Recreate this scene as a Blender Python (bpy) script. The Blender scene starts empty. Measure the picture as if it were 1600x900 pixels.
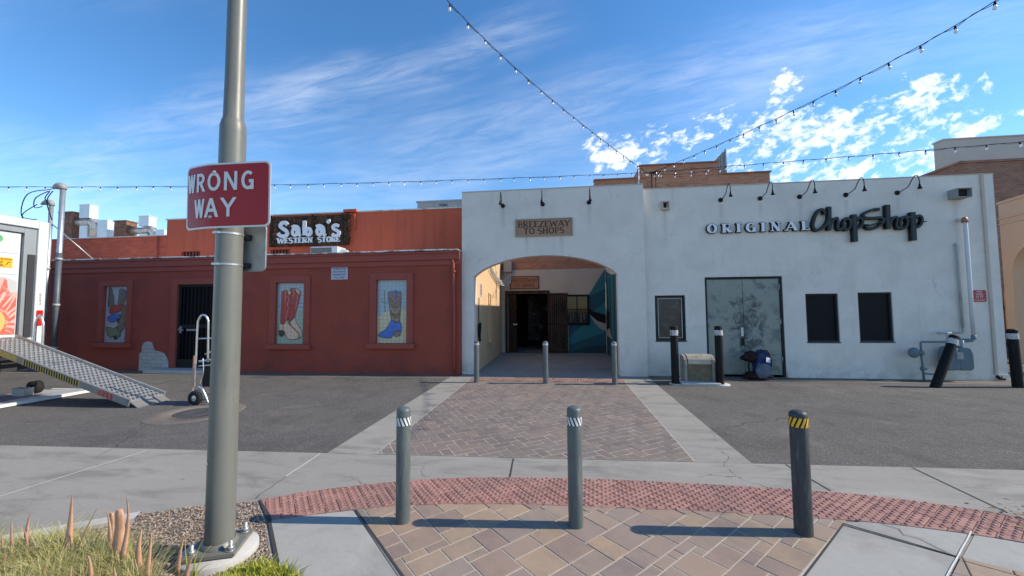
import bpy, bmesh, math, random
from mathutils import Vector, Matrix, noise
random.seed(7)
R = math.radians
sc = bpy.context.scene
COL = sc.collection

# ------------------------------------------------------------------ camera
FPX, H = 601.2, 1.6
_pi, _ya, _ro = R(3.128), R(7.156), R(0.443)
FW = Vector((-math.sin(_ya)*math.cos(_pi), math.cos(_ya)*math.cos(_pi), math.sin(_pi)))
_r0 = Vector((math.cos(_ya), math.sin(_ya), 0)); _u0 = _r0.cross(FW)
RT = math.cos(_ro)*_r0 - math.sin(_ro)*_u0
UP = math.sin(_ro)*_r0 + math.cos(_ro)*_u0
cd = bpy.data.cameras.new('camera'); cam = bpy.data.objects.new('camera', cd); COL.objects.link(cam)
cd.sensor_width = 36; cd.lens = FPX/1600*36; cd.clip_end = 3000; cd.clip_start = 0.05
mw = Matrix((RT, UP, -FW)).transposed().to_4x4(); mw.translation = Vector((0, 0, H)); cam.matrix_world = mw
sc.camera = cam

def ray(px, py): return (px-800)/FPX*RT - (py-450)/FPX*UP + FW
def G(px, py, z=0.0):
    d = ray(px, py); k = (z-H)/d.z; return Vector((d.x*k, d.y*k, z))
def F(px, py, Y):
    d = ray(px, py); k = Y/d.y; return Vector((d.x*k, Y, d.z*k+H))
def FX(px, py, X):
    d = ray(px, py); k = X/d.x; return Vector((X, d.y*k, d.z*k+H))

# ------------------------------------------------------------------ light and sky
SUN_EL, SUN_AZ = 36.0, 4.5          # azimuth measured from +X towards +Y
sd = Vector((math.cos(R(SUN_EL))*math.cos(R(SUN_AZ)), math.cos(R(SUN_EL))*math.sin(R(SUN_AZ)), math.sin(R(SUN_EL))))
sl = bpy.data.lights.new('sun', 'SUN'); sl.energy = 3.45; sl.angle = R(0.53); sl.color = (1.0, .90, .75)
so = bpy.data.objects.new('sun', sl); COL.objects.link(so); so.rotation_euler = (-sd).to_track_quat('-Z', 'Y').to_euler()
so.location = (0, 0, 20)
sc.view_settings.view_transform = 'Standard'; sc.view_settings.look = 'None'
sc.view_settings.exposure = 0.70; sc.view_settings.gamma = 1; sc.view_settings.use_curve_mapping = False

class NT:
    def __init__(s, nt): s.nt = nt; s.n = nt.nodes; s.l = nt.links
    def new(s, t, **kw):
        n = s.n.new(t)
        for k, v in kw.items(): setattr(n, k, v)
        return n
    def put(s, sock, v):
        if hasattr(v, 'is_linked') or isinstance(v, bpy.types.NodeSocket): s.l.new(v, sock)
        elif isinstance(v, (tuple, list)) and len(v) == 3 and sock.type == 'RGBA': sock.default_value = (*v, 1)
        else: sock.default_value = v
    def m(s, op, a, b=0.0, c=0.0, clamp=False):
        n = s.new('ShaderNodeMath', operation=op, use_clamp=clamp)
        s.put(n.inputs[0], a); s.put(n.inputs[1], b); s.put(n.inputs[2], c); return n.outputs[0]
    def vm(s, op, a, b=(0, 0, 0)):
        n = s.new('ShaderNodeVectorMath', operation=op); s.put(n.inputs[0], a)
        if op == 'SCALE': s.put(n.inputs[3], b)
        else: s.put(n.inputs[1], b)
        return n.outputs[0]
    def noise(s, vec, scale, detail=5, rough=.55, dist=0.0):
        n = s.new('ShaderNodeTexNoise'); s.put(n.inputs['Vector'], vec); n.inputs['Scale'].default_value = scale
        n.inputs['Detail'].default_value = detail; n.inputs['Roughness'].default_value = rough; n.inputs['Distortion'].default_value = dist
        return n.outputs['Fac']
    def smooth(s, v, lo, hi, a=0.0, b=1.0):
        n = s.new('ShaderNodeMapRange', interpolation_type='SMOOTHSTEP'); s.put(n.inputs[0], v)
        n.inputs[1].default_value = lo; n.inputs[2].default_value = hi; n.inputs[3].default_value = a; n.inputs[4].default_value = b
        return n.outputs[0]
    def mix(s, f, a, b, bt='MIX'):
        n = s.new('ShaderNodeMix', data_type='RGBA', blend_type=bt); s.put(n.inputs[0], f); s.put(n.inputs[6], a); s.put(n.inputs[7], b); return n.outputs[2]
    def xyz(s, x, y, z):
        n = s.new('ShaderNodeCombineXYZ'); s.put(n.inputs[0], x); s.put(n.inputs[1], y); s.put(n.inputs[2], z); return n.outputs[0]
    def sep(s, v):
        n = s.new('ShaderNodeSeparateXYZ'); s.put(n.inputs[0], v); return n.outputs

def uw(px, py):
    d = ray(px, py); return d.x/d.y, d.z/d.y

w = bpy.data.worlds.new('World'); sc.world = w; w.use_nodes = True
t = NT(w.node_tree); bgn = t.n['Background']
sky = t.new('ShaderNodeTexSky', sky_type='NISHITA'); sky.sun_disc = False
sky.sun_elevation = R(SUN_EL); sky.sun_rotation = R(90-SUN_AZ)
sky.altitude = 400; sky.air_density = 1.0; sky.dust_density = 0.1; sky.ozone_density = 2.5
hs = t.new('ShaderNodeHueSaturation'); hs.inputs['Saturation'].default_value = 1.24; hs.inputs['Value'].default_value = 1.0
t.l.new(sky.outputs[0], hs.inputs['Color'])
tc = t.new('ShaderNodeTexCoord'); dx, dy, dz = t.sep(tc.outputs['Generated'])
ady = t.m('MAXIMUM', t.m('ABSOLUTE', dy), 0.08)
U = t.m('DIVIDE', dx, ady); W = t.m('DIVIDE', dz, ady)
def rotated(cu, cw, ang):
    ca, sa = math.cos(ang), math.sin(ang)
    du = t.m('SUBTRACT', U, cu); dw = t.m('SUBTRACT', W, cw)
    s_ = t.m('ADD', t.m('MULTIPLY', du, ca), t.m('MULTIPLY', dw, sa))
    q_ = t.m('SUBTRACT', t.m('MULTIPLY', dw, ca), t.m('MULTIPLY', du, sa))
    return s_, q_
def band(p0, p1, width, soft, dens):
    (u0, w0), (u1, w1) = uw(*p0), uw(*p1); ang = math.atan2(w1-w0, u1-u0); L = math.hypot(u1-u0, w1-w0)/2
    s_, q_ = rotated((u0+u1)/2, (w0+w1)/2, ang)
    wob = t.m('MULTIPLY', t.m('SUBTRACT', t.noise(t.xyz(t.m('MULTIPLY', s_, 1.6), q_, 3.1*len(t.n)), 1.5, 3), .5), width*1.6)
    a = t.smooth(t.m('ABSOLUTE', t.m('ADD', q_, wob)), 0.0, width, 1, 0)
    b = t.smooth(t.m('ABSOLUTE', s_), L*(1-soft), L*(1+soft), 1, 0)
    str_ = t.noise(t.xyz(t.m('MULTIPLY', s_, 2.2), t.m('MULTIPLY', q_, 13.0), 0.7*len(t.n)), 2.2, 9, .62, .7)
    st = t.smooth(str_, .22, .85)
    return t.m('MULTIPLY', t.m('MULTIPLY', a, b), t.m('MULTIPLY', st, dens))
cir = [band((380, 170), (850, 45), .11, .35, .68), band((-100, 265), (560, 170), .20, .35, .55), band((600, 235), (1350, 70), .17, .35, .60),
       band((-200, 345), (900, 262), .13, .35, .50), band((1100, 110), (1650, 10), .16, .4, .40), band((900, 300), (1250, 170), .2, .4, .25), band((-400, 60), (400, -100), .3, .4, .2)]
tot = cir[0]
for c_ in cir[1:]: tot = t.m('ADD', tot, c_)
def blob(p, ru, rw, ang=0.0):
    s_, q_ = rotated(*uw(*p), ang)
    r2 = t.m('ADD', t.m('POWER', t.m('ABSOLUTE', t.m('DIVIDE', s_, ru)), 2.0), t.m('POWER', t.m('ABSOLUTE', t.m('DIVIDE', q_, rw)), 2.0))
    return t.smooth(r2, 0.0, 1.0, 1, 0)
bl = [blob((980, 235), .17, .085), blob((1330, 215), .50, .15, .22), blob((1400, 262), .5, .09, .0), blob((1210, 215), .22, .09, .3), blob((1465, 130), .10, .05, .1), blob((1525, 137), .06, .05, .6), blob((1350, 175), .13, .07, .5), blob((1515, 207), .1, .04, .3), blob((1225, 140), .08, .06, .9), blob((1080, 205), .22, .07, .2)]
bm_ = bl[0]
for b_ in bl[1:]: bm_ = t.m('MAXIMUM', bm_, b_)
s_, q_ = rotated(.7, .4, R(24))
cv = t.xyz(t.m('MULTIPLY', s_, .62), q_, 4.3)
n1 = t.noise(cv, 42, 9, .64, .35); n2 = t.noise(cv, 13, 2, .5)
cum = t.m('ADD', t.m('ADD', t.m('MULTIPLY', n1, .95), t.m('MULTIPLY', n2, .45)), t.m('MULTIPLY', bm_, .26))
cum = t.m('MULTIPLY', t.smooth(cum, .885, 1.06), t.smooth(bm_, .02, .25))
cover = t.m('MINIMUM', t.m('ADD', t.m('MULTIPLY', tot, .34), t.m('MULTIPLY', cum, .66)), .92)
cover = t.m('MULTIPLY', cover, t.smooth(dz, 0.0, .06))
cl = t.mix(cover, hs.outputs[0], (6.3, 6.4, 6.6))
t.l.new(cl, bgn.inputs['Color']); bgn.inputs['Strength'].default_value = 0.138

# ------------------------------------------------------------------ materials
def pos(t):  return t.new('ShaderNodeNewGeometry').outputs['Position']
MATS = {}
def mat(name, c, rough=.7, metal=0.0, var=.12, scale=3.0, bump=0.0, bscale=60, c2=None, thr=(.5, .7), s2=2.0, spec=.5, coat=0.0, streak=False, fine=.06, obj=False, drip=0.0, dripc=(.1, .1, .1), runs=()):
    """one surface: base colour broken up by two noises, an optional second colour in patches or vertical streaks, and a bump"""
    m = bpy.data.materials.new(name); m.use_nodes = True; t = NT(m.node_tree); b = t.n['Principled BSDF']; p = pos(t)
    if obj: p = t.new('ShaderNodeTexCoord').outputs['Object']
    big = t.noise(p, scale, 6, .6); fn = t.noise(p, 90, 3, .6)
    k = t.m('ADD', t.m('MULTIPLY', t.m('SUBTRACT', big, .5), 2*var*1.6), t.m('ADD', 1.0, t.m('MULTIPLY', t.m('SUBTRACT', fn, .5), 2*fine)))
    col = t.vm('SCALE', c, k)
    if c2:
        v = p
        if streak: x, y, z = t.sep(p); v = t.xyz(t.m('MULTIPLY', x, 6.0), t.m('MULTIPLY', y, 6.0), t.m('MULTIPLY', z, .5))
        f = t.smooth(t.noise(v, s2, 7, .65, .3), thr[0], thr[1]); col = t.mix(f, col, c2)
    if drip:
        x, y, z = t.sep(p); dn = t.smooth(t.noise(t.xyz(t.m('MULTIPLY', x, 3.0), y, t.m('MULTIPLY', z, .28)), 2.6, 7, .7, .2), .52, .74)
        pt = t.smooth(t.noise(t.vm('ADD', p, (3, 1, 8)), .7, 4, .6), .42, .62)
        col = t.mix(t.m('MULTIPLY', t.m('MULTIPLY', dn, pt), drip), col, dripc)
        low = t.m('MULTIPLY', t.smooth(z, .05, .55, 1, 0), t.smooth(t.noise(p, 3.5, 7, .7), .42, .64)); col = t.mix(t.m('MULTIPLY', low, drip*1.2), col, dripc)
        wob = t.m('MULTIPLY', t.m('SUBTRACT', t.noise(p, 5, 4), .5), .10)
        for (rx_, rz_, rl_) in runs:
            hx = t.smooth(t.m('ABSOLUTE', t.m('ADD', t.m('SUBTRACT', x, rx_), wob)), .0, .06+.05*rl_, 1, 0)
            vz = t.m('MULTIPLY', t.smooth(z, rz_-rl_*1.4, rz_, 0, 1), t.smooth(z, rz_, rz_+.04, 1, 0))
            col = t.mix(t.m('MULTIPLY', t.m('MULTIPLY', hx, vz), .34), col, dripc)
        ve = t.new('ShaderNodeTexVoronoi', feature='DISTANCE_TO_EDGE'); t.l.new(t.vm('ADD', p, t.vm('SCALE', t.xyz(t.noise(p, 2, 6), 0.0, t.noise(t.vm('ADD', p, (5, 5, 5)), 2, 6)), .9)), ve.inputs['Vector']); ve.inputs['Scale'].default_value = .55
        cr = t.m('MULTIPLY', t.smooth(ve.outputs['Distance'], 0.0, .006, 1, 0), t.smooth(t.noise(t.vm('ADD', p, (1, 2, 3)), .9, 3), .50, .62)); col = t.mix(t.m('MULTIPLY', cr, .45), col, dripc)
    t.l.new(col, b.inputs['Base Color']) ; b.inputs['Metallic'].default_value = metal
    rr = t.m('ADD', rough-.08, t.m('MULTIPLY', t.noise(p, scale*4, 4), .16)); t.l.new(rr, b.inputs['Roughness'])
    b.inputs['Specular IOR Level'].default_value = spec; b.inputs['Coat Weight'].default_value = coat
    if bump:
        bn = t.new('ShaderNodeBump'); bn.inputs['Strength'].default_value = bump; bn.inputs['Distance'].default_value = .01
        t.l.new(t.noise(p, bscale, 6, .65), bn.inputs['Height']); t.l.new(bn.outputs[0], b.inputs['Normal'])
    MATS[name] = m; return m

def smudged_door(name):
    m = MATS[name]; t = NT(m.node_tree); b = t.n['Principled BSDF']; l = b.inputs['Base Color'].links[0].from_socket; p = pos(t); x, y, z = t.sep(p)
    nx = t.smooth(t.m('ABSOLUTE', t.m('SUBTRACT', x, 4.26)), .05, .75, 1, 0); nz = t.m('MULTIPLY', t.smooth(z, .1, .7), t.smooth(z, 1.5, 2.25, 1, 0))
    f = t.smooth(t.m('ADD', t.noise(t.vm('ADD', p, (2, 0, 5)), 4.5, 8, .68, .8), t.m('MULTIPLY', t.m('MULTIPLY', nx, nz), .22)), .60, .78); col = t.mix(t.m('MULTIPLY', f, .8), l, (.035, .045, .05))
    g = t.smooth(t.m('ADD', t.noise(p, 14, 5, .7, 1.0), t.m('MULTIPLY', nz, .06)), .64, .72); col = t.mix(t.m('MULTIPLY', g, .5), col, (.05, .06, .065)); t.l.new(col, b.inputs['Base Color'])
def brickmat(name, cols, mortar, axis='x', scale=1.0, bw=.21, bh=.07, ms=.01, rough=.85, bump=.5, squash=None):
    m = bpy.data.materials.new(name); m.use_nodes = True; t = NT(m.node_tree); b = t.n['Principled BSDF']; p = pos(t); x, y, z = t.sep(p)
    v = t.xyz(t.m('ADD', x, y), z, 0.0)
    bt = t.new('ShaderNodeTexBrick'); t.l.new(v, bt.inputs['Vector']); bt.inputs['Scale'].default_value = 1
    bt.inputs['Brick Width'].default_value = bw; bt.inputs['Row Height'].default_value = bh; bt.inputs['Mortar Size'].default_value = ms
    bt.inputs['Mortar Smooth'].default_value = .3; bt.inputs['Bias'].default_value = 0
    bt.inputs['Color1'].default_value = (*cols[0], 1); bt.inputs['Color2'].default_value = (*cols[1], 1); bt.inputs['Mortar'].default_value = (*mortar, 1)
    cell = t.vm('SNAP', v, (bw, bh, 1)); wn = t.new('ShaderNodeTexWhiteNoise', noise_dimensions='3D'); t.l.new(cell, wn.inputs['Vector'])
    k = t.m('ADD', .72, t.m('ADD', t.m('MULTIPLY', wn.outputs['Value'], .22), t.m('MULTIPLY', t.noise(p, 2.0, 6, .65), .7)))
    col = t.vm('SCALE', bt.outputs['Color'], k)
    col = t.vm('SCALE', col, t.m('ADD', .85, t.m('MULTIPLY', t.noise(p, 55, 4, .7), .3)))
    t.l.new(col, b.inputs['Base Color']); b.inputs['Roughness'].default_value = rough
    bn = t.new('ShaderNodeBump'); bn.inputs['Strength'].default_value = bump; bn.inputs['Distance'].default_value = .012
    hh = t.m('ADD', t.m('SUBTRACT', 1.0, bt.outputs['Fac']), t.m('MULTIPLY', t.noise(p, 60, 4), .4))
    t.l.new(hh, bn.inputs['Height']); t.l.new(bn.outputs[0], b.inputs['Normal']); MATS[name] = m; return m

def islandmat(name, cols, rough=.85, bump=.35, bscale=90, var=.25):
    """paving stones: every stone (mesh island) takes its own colour"""
    m = bpy.data.materials.new(name); m.use_nodes = True; t = NT(m.node_tree); b = t.n['Principled BSDF']
    g = t.new('ShaderNodeNewGeometry'); p = g.outputs['Position']
    r = t.new('ShaderNodeValToRGB'); r.color_ramp.interpolation = 'LINEAR'
    while len(r.color_ramp.elements) < len(cols): r.color_ramp.elements.new(.5)
    for i, c in enumerate(cols): r.color_ramp.elements[i].position = i/(len(cols)-1); r.color_ramp.elements[i].color = (*c, 1)
    t.l.new(g.outputs['Random Per Island'], r.inputs[0])
    blot = t.smooth(t.noise(p, 9, 5, .7, .8), .42, .66); jit = t.noise(t.vm('ADD', p, (4, 4, 4)), 7, 3, .6)
    tint = t.mix(t.m('MULTIPLY', blot, .42), r.outputs[0], t.mix(jit, cols[3], cols[1])); k = t.m('ADD', 1-var/2, t.m('MULTIPLY', t.noise(p, 5, 7, .65), var)); k2 = t.m('ADD', .8, t.m('MULTIPLY', t.noise(p, 160, 3, .7), .4))
    col = t.vm('SCALE', tint, t.m('MULTIPLY', k, k2))
    sv_ = t.new('ShaderNodeTexVoronoi'); t.l.new(p, sv_.inputs['Vector']); sv_.inputs['Scale'].default_value = 3.2; _s = t.new('ShaderNodeSeparateColor'); t.l.new(sv_.outputs['Color'], _s.inputs[0])
    gm_ = t.m('MULTIPLY', t.smooth(sv_.outputs['Distance'], .03, .06, 1, 0), t.m('GREATER_THAN', _s.outputs[0], .6)); col = t.mix(t.m('MULTIPLY', gm_, .6), col, (.06, .055, .05))
    st = t.smooth(t.noise(p, 1.1, 6, .7, .4), .46, .70); col = t.mix(t.m('MULTIPLY', st, .45), col, (.10, .092, .085))
    t.l.new(col, b.inputs['Base Color']); b.inputs['Roughness'].default_value = rough
    bn = t.new('ShaderNodeBump'); bn.inputs['Strength'].default_value = bump; bn.inputs['Distance'].default_value = .006
    t.l.new(t.noise(p, bscale, 6, .7), bn.inputs['Height']); t.l.new(bn.outputs[0], b.inputs['Normal']); MATS[name] = m; return m

def groundmat(name, c, speck, dark, rough=.9, agg=220, bump=.5, stain=(.45, .7), samt=.45, light=None, cracks=True, brush=False):
    m = bpy.data.materials.new(name); m.use_nodes = True; t = NT(m.node_tree); b = t.n['Principled BSDF']; p = pos(t)
    v = t.new('ShaderNodeTexVoronoi'); t.l.new(p, v.inputs['Vector']); v.inputs['Scale'].default_value = agg
    _cs = t.new('ShaderNodeSeparateColor'); t.l.new(v.outputs['Color'], _cs.inputs[0])
    sp = t.smooth(_cs.outputs[0], .55, 1.0)
    col = t.mix(t.m('MULTIPLY', sp, speck[3]), c, speck[:3])
    k = t.m('ADD', .78, t.m('ADD', t.m('MULTIPLY', t.noise(p, .55, 6, .6), .25), t.m('MULTIPLY', t.noise(p, 25, 5, .65), .20)))
    col = t.vm('SCALE', col, k)
    sv = p
    if brush: x, y, z = t.sep(p); sv = t.xyz(t.m('MULTIPLY', x, .8), t.m('MULTIPLY', y, 2.6), 0.0)
    s1 = t.smooth(t.noise(sv, 1.5, 9, .68, .6), *stain); col = t.mix(t.m('MULTIPLY', s1, samt), col, dark)
    s3 = t.smooth(t.noise(sv, 6.5, 6, .7, 1.2), .60, .74); col = t.mix(t.m('MULTIPLY', s3, samt*.7), col, dark)
    if light:
        s2 = t.smooth(t.noise(t.vm('ADD', sv, (7.7, 3.1, 0)), .9, 8, .66, .8), .53, .70); col = t.mix(t.m('MULTIPLY', s2, light[3]), col, light[:3])
    gv = t.new('ShaderNodeTexVoronoi'); t.l.new(t.vm('ADD', p, t.vm('SCALE', t.xyz(t.noise(p, 30, 2), t.noise(p, 31, 2), 0.0), .03)), gv.inputs['Vector']); gv.inputs['Scale'].default_value = 2.6
    _g = t.new('ShaderNodeSeparateColor'); t.l.new(gv.outputs['Color'], _g.inputs[0])
    gum = t.m('MULTIPLY', t.smooth(gv.outputs['Distance'], .03, .055, 1, 0), t.m('GREATER_THAN', _g.outputs[0], .55)); col = t.mix(t.m('MULTIPLY', gum, .6), col, dark)
    ov = t.new('ShaderNodeTexVoronoi'); t.l.new(t.vm('ADD', p, t.vm('SCALE', t.xyz(t.noise(p, 4, 5), t.noise(t.vm('ADD', p, (9, 9, 9)), 4, 5), 0.0), .5)), ov.inputs['Vector']); ov.inputs['Scale'].default_value = .55
    _o = t.new('ShaderNodeSeparateColor'); t.l.new(ov.outputs['Color'], _o.inputs[0])
    oil = t.m('MULTIPLY', t.smooth(ov.outputs['Distance'], .05, .22, 1, 0), t.m('GREATER_THAN', _o.outputs[1], .6)); col = t.mix(t.m('MULTIPLY', oil, .45), col, dark)
    h = t.m('ADD', t.m('MULTIPLY', sp, .5), t.noise(p, 120, 5, .7))
    if cracks:
        ve = t.new('ShaderNodeTexVoronoi', feature='DISTANCE_TO_EDGE'); wv = t.vm('ADD', p, t.vm('SCALE', t.xyz(t.noise(p, 3, 5), t.noise(t.vm('ADD', p, (5, 5, 5)), 3, 5), 0.0), .35))
        t.l.new(wv, ve.inputs['Vector']); ve.inputs['Scale'].default_value = .42
        cr = t.m('MULTIPLY', t.smooth(ve.outputs['Distance'], 0.0, .004, 1, 0), t.smooth(t.noise(p, .8, 3), .50, .60)); col = t.mix(t.m('MULTIPLY', cr, .7), col, (.03, .03, .03)); h = t.m('SUBTRACT', h, cr)
    t.l.new(col, b.inputs['Base Color']); b.inputs['Roughness'].default_value = rough; b.inputs['Specular IOR Level'].default_value = .3
    bn = t.new('ShaderNodeBump'); bn.inputs['Strength'].default_value = bump; bn.inputs['Distance'].default_value = .005
    t.l.new(h, bn.inputs['Height']); t.l.new(bn.outputs[0], b.inputs['Normal']); MATS[name] = m; return m

def tilemat(name, c, var=.25, nscale=25, c2=None, grid=.105):
    m = bpy.data.materials.new(name); m.use_nodes = True; t = NT(m.node_tree); b = t.n['Principled BSDF']; p = pos(t); x, y, z = t.sep(p)
    k = t.m('ADD', 1-var/2, t.m('MULTIPLY', t.noise(p, 6, 6), var)); col = t.vm('SCALE', c, k)
    if c2: col = t.mix(t.smooth(t.noise(p, nscale, 4, .6, 1.5), .47, .55), col, c2)
    fx = t.m('PINGPONG', t.m('ADD', x, .03), grid/2); fz = t.m('PINGPONG', z, grid/2)
    line = t.smooth(t.m('MINIMUM', fx, fz), 0.0015, .004, .75, 0); col = t.mix(line, col, (.12, .12, .12))
    t.l.new(col, b.inputs['Base Color']); b.inputs['Roughness'].default_value = .28; MATS[name] = m; return m

mat('white_stucco', (.71, .655, .585), .92, var=.08, scale=1.0, bump=.8, bscale=28, c2=(.63, .58, .515), thr=(.42, .72), s2=1.3, fine=.06, drip=.32, dripc=(.36, .335, .30), runs=[(3.79,4.0,.5),(4.66,4.0,.35),(5.51,4.0,.6),(6.48,4.0,.5),(7.53,4.0,.4),(8.66,3.9,1.1),(-1.39,4.1,.5),(-.40,4.1,.4),(.72,4.1,.6),(2.52,3.93,.8),(.05,3.36,.5),(-.8,3.36,.4)])
mat('stucco_warm', (.50, .44, .37), .9, var=.06, scale=1.2, bump=.4, bscale=45, c2=(.40, .35, .29), thr=(.5, .9), s2=1.6)
mat('cream_wall', (.62, .43, .25), .9, var=.06, scale=1.2, bump=.35, bscale=45, c2=(.45, .32, .2), thr=(.52, .85), s2=1.6)
mat('tan_stucco', (.54, .38, .26), .9, var=.05, scale=1.5, bump=.4, bscale=50)
mat('pale_block', (.50, .46, .40), .9, var=.05, scale=1.5, bump=.3)
mat('red_wall', (.31, .060, .036), .88, var=.12, scale=1.2, bump=.7, bscale=28, c2=(.245, .052, .035), thr=(.45, .7), s2=1.4, fine=.08, drip=.4, dripc=(.13, .045, .038))
mat('red_trim', (.31, .064, .043), .75, var=.1, scale=2, bump=.25, bscale=50)
mat('red_upper', (.58, .115, .055), .88, var=.07, scale=1.0, bump=.4, bscale=40, c2=(.46, .09, .045), thr=(.48, .75), s2=1.0, streak=True)  # brighter than the lower wall: different paint plus roof bounce put into the colour
brickmat('red_brick_painted', ((.53, .105, .052), (.46, .088, .045)), (.40, .075, .04), bump=.7, ms=.008)
brickmat('orange_brick', ((.40, .165, .085), (.31, .115, .06)), (.30, .21, .155))
brickmat('dark_brick', ((.27, .125, .075), (.20, .09, .055)), (.22, .16, .12))
brickmat('grey_brick', ((.42, .41, .40), (.36, .355, .35)), (.25, .25, .25), bw=.3, bh=.1, ms=.006)
mat('roof_white', (.68, .66, .62), .7, var=.15, scale=2, c2=(.3, .27, .24), thr=(.5, .7))
mat('flashing', (.36, .22, .20), .55, var=.3, scale=3, c2=(.75, .74, .72), thr=(.45, .55), s2=3.0)
mat('roofing', (.34, .33, .31), .9, var=.15)
mat('galv', (.48, .50, .51), .42, metal=.75, var=.15, scale=7)
mat('galv_white', (.62, .66, .70), .45, metal=.25, var=.08)
mat('rust', (.16, .075, .045), .8, var=.3, scale=5, c2=(.30, .14, .08), thr=(.5, .65), s2=5)
mat('duct', (.55, .48, .42), .4, metal=.7, var=.15)
mat('pole_paint', (.155, .155, .135), .42, var=.10, scale=2.5, c2=(.11, .11, .097), thr=(.52, .75), s2=3, streak=True, fine=.05)
mat('bollard_paint', (.090, .107, .103), .45, var=.2, scale=8, bump=.15, bscale=30, c2=(.16, .17, .16), thr=(.5, .70), s2=9, streak=True)
mat('bollard_dark', (.055, .058, .062), .45, var=.2, scale=8, bump=.15, bscale=30, c2=(.11, .108, .10), thr=(.5, .7), s2=9, streak=True, spec=.18)
mat('bollard_black', (.009, .008, .008), .6, var=.3, scale=8, c2=(.04, .035, .03), thr=(.52, .75), s2=9, streak=True, spec=.18)
mat('tape_white', (.72, .72, .72), .55, var=.1, scale=20)
mat('tape_worn', (.50, .49, .47), .7, var=.1, scale=10, c2=(.12, .11, .10), thr=(.55, .62), s2=22)
mat('tape_black', (.02, .02, .02), .5, spec=.18)
mat('tape_yellow', (.80, .48, .02), .5)
mat('black_metal', (.014, .014, .015), .45, var=.2, spec=.18)
mat('black_gloss', (.012, .012, .013), .2, var=.1)
mat('gate_black', (.02, .022, .025), .5, spec=.18)
mat('dark_glass', (.006, .007, .009), .06, var=.05, spec=.35)
mat('board_black', (.004, .005, .007), .5, var=.2, spec=.15)
mat('window_grime', (.035, .028, .026), .3, var=.4, scale=5, c2=(.09, .08, .075), thr=(.5, .7), s2=6)
mat('door_grey', (.27, .285, .24), .6, var=.10, scale=2, c2=(.09, .105, .11), thr=(.50, .72), s2=2.6, bump=.1, fine=.05, spec=.3)
smudged_door('door_grey')
mat('inner_door', (.012, .013, .016), .25, var=.4, c2=(.06, .08, .11), thr=(.55, .7), s2=3)
mat('door_frame', (.022, .024, .026), .5, spec=.18)
mat('wood_dark', (.055, .032, .022), .7, var=.35, scale=6, c2=(.02, .013, .01), thr=(.4, .65), s2=9, bump=.3, bscale=20, spec=.18)
mat('wood_sign', (.12, .062, .036), .75, var=.4, scale=5, c2=(.03, .018, .012), thr=(.4, .6), s2=12, bump=.5, bscale=30, spec=.18)
mat('wood_slats', (.50, .26, .10), .7, var=.25, scale=5, bump=.2)
mat('sign_tan', (.36, .20, .115), .65, var=.08, scale=5, bump=.1)
mat('sign_copper', (.36, .17, .10), .6, var=.08)
mat('sign_brown_text', (.03, .016, .012), .6)
mat('sign_frame', (.34, .30, .25), .6)
mat('sign_red', (.36, .009, .013), .38, var=.05, scale=3, spec=.3, fine=.01)
mat('sign_white', (.66, .66, .64), .35, var=.04, fine=.01)
mat('sign_back', (.36, .37, .36), .45, metal=.35, var=.18, scale=7, c2=(.24, .25, .24), thr=(.5, .7), s2=6)
mat('letter_white', (.74, .76, .78), .5, var=.04)
mat('letter_dark', (.022, .029, .030), .45, var=.1, spec=.18)
mat('letter_mid', (.05, .06, .062), .6, spec=.2)
mat('letter_side', (.012, .015, .018), .45, spec=.18)
mat('notice_white', (.45, .47, .55), .5)
mat('notice_blue', (.03, .04, .09), .5)
mat('riser_red', (.38, .012, .022), .4)
mat('riser_text', (.62, .42, .42), .5)
mat('pipe_grey', (.36, .38, .385), .5, var=.15, scale=5, c2=(.22, .23, .24), thr=(.5, .7), s2=6)
mat('pipe_dark', (.10, .115, .13), .5, metal=.2, var=.2, scale=6)
mat('pipe_light', (.58, .60, .61), .45, var=.1)
mat('meter_grey', (.14, .19, .215), .5, var=.12, scale=9, spec=.18)
mat('utility_tan', (.30, .285, .235), .75, var=.15, scale=6, c2=(.16, .12, .09), thr=(.5, .7), s2=7)
mat('utility_front', (.155, .125, .075), .8, var=.3, scale=8, c2=(.30, .16, .08), thr=(.52, .66), s2=9, bump=.4)
mat('concrete_pad', (.46, .45, .42), .9, var=.12, scale=6, bump=.3)
mat('bag_blue', (.025, .045, .12), .75, var=.35, scale=9, bump=.6, bscale=14, spec=.18)
mat('bag_dark', (.03, .016, .02), .85, var=.4, scale=9, bump=.5, bscale=20, spec=.18)
mat('bag_grey', (.10, .12, .16), .8, var=.3, scale=9)
mat('label_white', (.5, .52, .6), .6)
mat('aluminium', (.62, .63, .64), .3, metal=.9, var=.08)
mat('ramp_alu', (.46, .46, .44), .45, metal=.55, var=.2, scale=12)
mat('ramp_side', (.22, .21, .20), .6, metal=.3, var=.2, scale=8)
mat('rubber', (.022, .022, .022), .8, spec=.18)
mat('truck_white', (.60, .62, .62), .4, var=.04, coat=.2)
mat('truck_frame', (.33, .35, .35), .45, metal=.4, var=.08)
mat('truck_dark', (.045, .045, .05), .6, spec=.18)
mat('tail_red', (.55, .02, .02), .2, coat=.5)
mat('reflector_white', (.75, .75, .72), .4)
mat('graphic_green', (.10, .40, .12), .5)
mat('graphic_orange', (.72, .42, .13), .5, var=.25, scale=8)
mat('graphic_red', (.62, .12, .08), .5, var=.3, scale=11, c2=(.72, .32, .26), thr=(.5, .62), s2=9)
mat('graphic_pink', (.74, .40, .34), .5, var=.2)
mat('graphic_cloud', (.5, .49, .47), .5, var=.1)
mat('sticker', (.85, .45, .02), .45)
mat('yellow_old', (.42, .31, .06), .6, var=.2, scale=20)
mat('blue_old', (.16, .19, .34), .6)
mat('liftgate', (.60, .60, .58), .45, metal=.35, var=.15, scale=6)
mat('cable_black', (.012, .012, .014), .6, spec=.18)
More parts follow.
